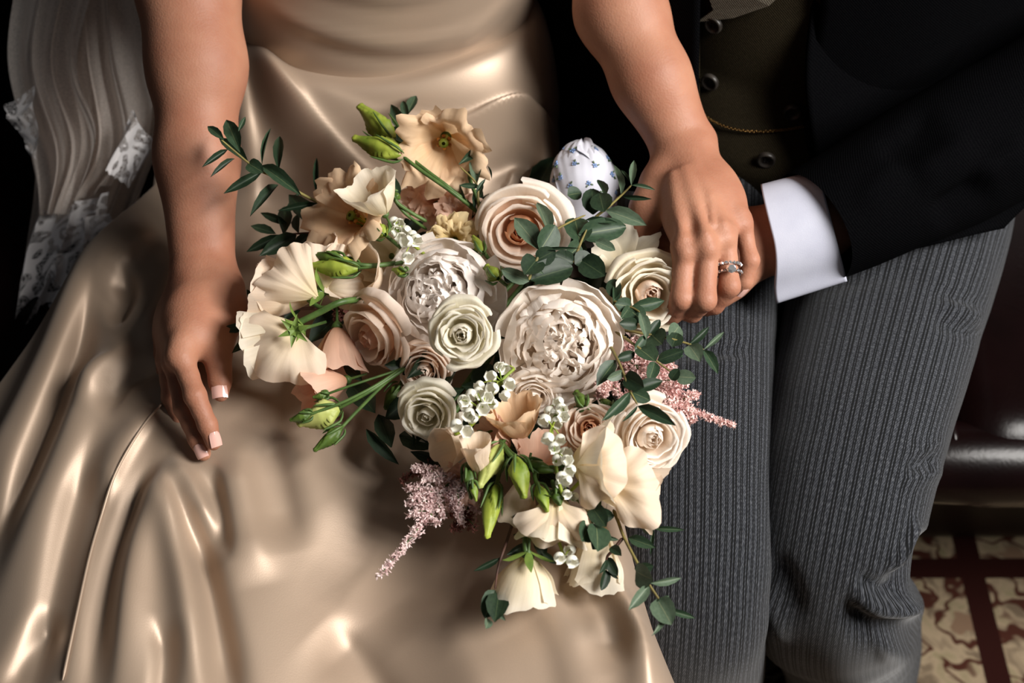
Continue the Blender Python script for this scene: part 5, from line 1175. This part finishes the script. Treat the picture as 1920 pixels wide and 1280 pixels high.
sprig([(1168, 1008), (1150, 1030), (1138, 1045), (1137, 1068)], [.642, .63], [(1145, 1025, 1164, 1040, 11, 'd'), (1138, 1045, 1157, 1078, 19, 'd'), (1137, 1050, 1125, 1074, 8, 'd'), (1137, 1068, 1128, 1105, 17, 'd'), (1140, 1070, 1159, 1085, 7, 'd')], 'thin dark eucalyptus side twig above the satin', 'd', M_TWIGR)
sprig([(1195, 960), (1210, 980), (1225, 990)], [.635, .632], [(1225, 990, 1203, 985, 26, 'd'), (1225, 990, 1282, 993, 11), (1225, 992, 1220, 1040, 5), (1222, 988, 1232, 955, 18)], 'small eucalyptus tip under the pointed sweet pea')
sprig([(1098, 945), (1108, 975), (1117, 1000)], [.66, .655], [(1105, 960, 1150, 968, 30, 'd'), (1118, 982, 1122, 1030, 28), (1125, 1000, 1112, 1028, 22, 'd'), (1105, 985, 1092, 1012, 24), (1128, 1005, 1160, 1012, 9), (1110, 950, 1135, 985, 26, 'd')], 'eucalyptus leaves between the lower sweet peas')
sprig([(965, 965), (955, 1000), (935, 1060), (928, 1105)], [.64, .635, .63], [(938, 1045, 890, 1070, 12, 'd'), (928, 1106, 910, 1156, 32), (936, 1110, 928, 1162, 26, 'd'), (916, 1160, 912, 1177, 10, 'l'), (928, 1145, 947, 1162, 7, 'l'), (950, 1040, 990, 1018, 15, 'd'), (1005, 1005, 1020, 1042, 22, 'd'), (1018, 1035, 1041, 1056, 13, 'd'), (960, 975, 1002, 972, 26, 'd'), (962, 1002, 990, 1008, 8, 'd')], 'red-brown eucalyptus twig hanging left of the lowest bell', 'n', M_TWIGR)
# ---- dark foliage packed under the blooms
R = random.Random(21); pts = []
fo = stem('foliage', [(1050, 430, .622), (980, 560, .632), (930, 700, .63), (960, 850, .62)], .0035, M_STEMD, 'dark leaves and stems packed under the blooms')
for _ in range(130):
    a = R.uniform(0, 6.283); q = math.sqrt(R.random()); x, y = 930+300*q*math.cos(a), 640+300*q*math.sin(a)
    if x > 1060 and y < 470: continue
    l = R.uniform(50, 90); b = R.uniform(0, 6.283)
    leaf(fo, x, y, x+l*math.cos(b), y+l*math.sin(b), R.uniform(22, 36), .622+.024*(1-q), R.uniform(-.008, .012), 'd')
for i in range(12):   # stems running to the hand-tied handle
    b = random.Random(i); x0, y0 = 760+b.uniform(0, 380), 600+b.uniform(0, 280)
    P = [Z(x0, y0, .628), Z((x0+1065)/2, (y0+440)/2, .63), Z(1062+b.uniform(-14, 14), 425+b.uniform(-12, 12), .632), Z(1092+b.uniform(-10, 10), 330, .640)]
    Vt, Ft = tube(P, .0022, 7, 24); mk('stem', Vt, Ft, M_STEM, fo)
# ================================================================ handkerchief round the handle
hk = Flower.__new__(Flower); hk.c = Z(1096, 430, .638); hk.R = 165*dep(hk.c)/FPX; axis = nrm(Z(1090, 280, .672)-hk.c); hk.F = frame(axis, -CF)
th0 = thing('handkerchief', 'white handkerchief embroidered with small blue flowers, wrapped round the bouquet handle', 'handkerchief', tuple(hk.c)); hk.o = th0
HK = []
for i, (ph, wd, k) in enumerate(((1.75, .58, 1.0), (.45, .50, 1.04), (2.95, .46, .98), (-1.5, .85, .96))):
    prof = [(.30, -.15), (.375, .20), (.385, .50), (.35, .74), (.24, .91*k), (.10, .985*k), (.01, 1.0*k)]
    P, F, uv = petal(ph, np.array(prof)*np.array([(1.06, .97, 1.0, .95)[i], 1]), wd, 1.5, nu=60, nv=44, rnd=.04, ruf=(.03, 4.3, i), jag=.03, seed=i, wob=.06)
    Pw = hk.w(P); Ug = np.linspace(-1, 1, 60)[:, None]*np.ones((1, 44)); ed = np.clip((np.abs(Ug)-.93)/.07, 0, 1).reshape(-1, 1)   # stitched, lifted hem
    o = mk('cloth_fold', Pw-CF*.0016*ed, F, M_HANKY, th0, uv=uv)
    HK.append((o, Pw.reshape(60, 44, 3)))
# small embroidered sprays: blue flower and two green leaves, raised thread on the cloth
M_BLUE = pmat('blue_thread', (140, 164, 204), (116, 144, 192), 300, .8); M_GRT = pmat('green_thread', (96, 116, 84), (74, 96, 62), 300, .8)
RR = random.Random(4); spots = []
for o, G in HK[:3]:
    for _ in range(400):
        i, j = RR.randrange(4, 56), RR.randrange(10, 40); c = G[i, j]; tu = nrm(G[i+1, j]-G[i-1, j]); tv = nrm(G[i, j+1]-G[i, j-1]); nn = nrm(np.cross(tu, tv))
        if nn @ -CF < 0: nn = -nn
        if nn @ -CF < .25 or any(np.linalg.norm(c-q) < .0125 for q in spots): continue
        spots.append(c); a0 = RR.uniform(0, 6); s_ = RR.uniform(.0010, .0015); tv = np.cross(nn, tu); b = MB(); g = MB(); k = 10; th = np.linspace(0, 2*np.pi, k, endpoint=False)
        def disc(mb, ox, oy, ra, rb_, rot):
            ca, sa = math.cos(rot), math.sin(rot); pts = [c+nn*.0011+tu*(ox+ra*math.cos(t)*ca-rb_*math.sin(t)*sa)+tv*(oy+ra*math.cos(t)*sa+rb_*math.sin(t)*ca) for t in th]
            low = [q_-nn*.0010 for q_ in pts]; Vd = np.array(pts+low+[c+nn*.0014+tu*ox+tv*oy]); mb.add(Vd, np.array([[t, (t+1) % k, k+(t+1) % k, k+t] for t in range(k)]+[[t, (t+1) % k, 2*k, 2*k] for t in range(k)]))
        for m in range(4): disc(b, s_*1.1*math.cos(a0+m*1.57), s_*1.1*math.sin(a0+m*1.57), s_*.8, s_*.6, a0+m*1.57)
        for m in (-1, 1): disc(g, s_*2.6*math.cos(a0+m*.8), s_*2.6*math.sin(a0+m*.8), s_*1.1, s_*.45, a0+m*.8)
        Vb, Fb, Ub = b.get(); fl = mk('embroidered_flower', Vb, [list(dict.fromkeys(f)) for f in Fb.tolist()], M_BLUE, o)
        Vb, Fb, Ub = g.get(); mk('embroidered_leaf', Vb, [list(dict.fromkeys(f)) for f in Fb.tolist()], M_GRT, o)
        if len(spots) > 40: break
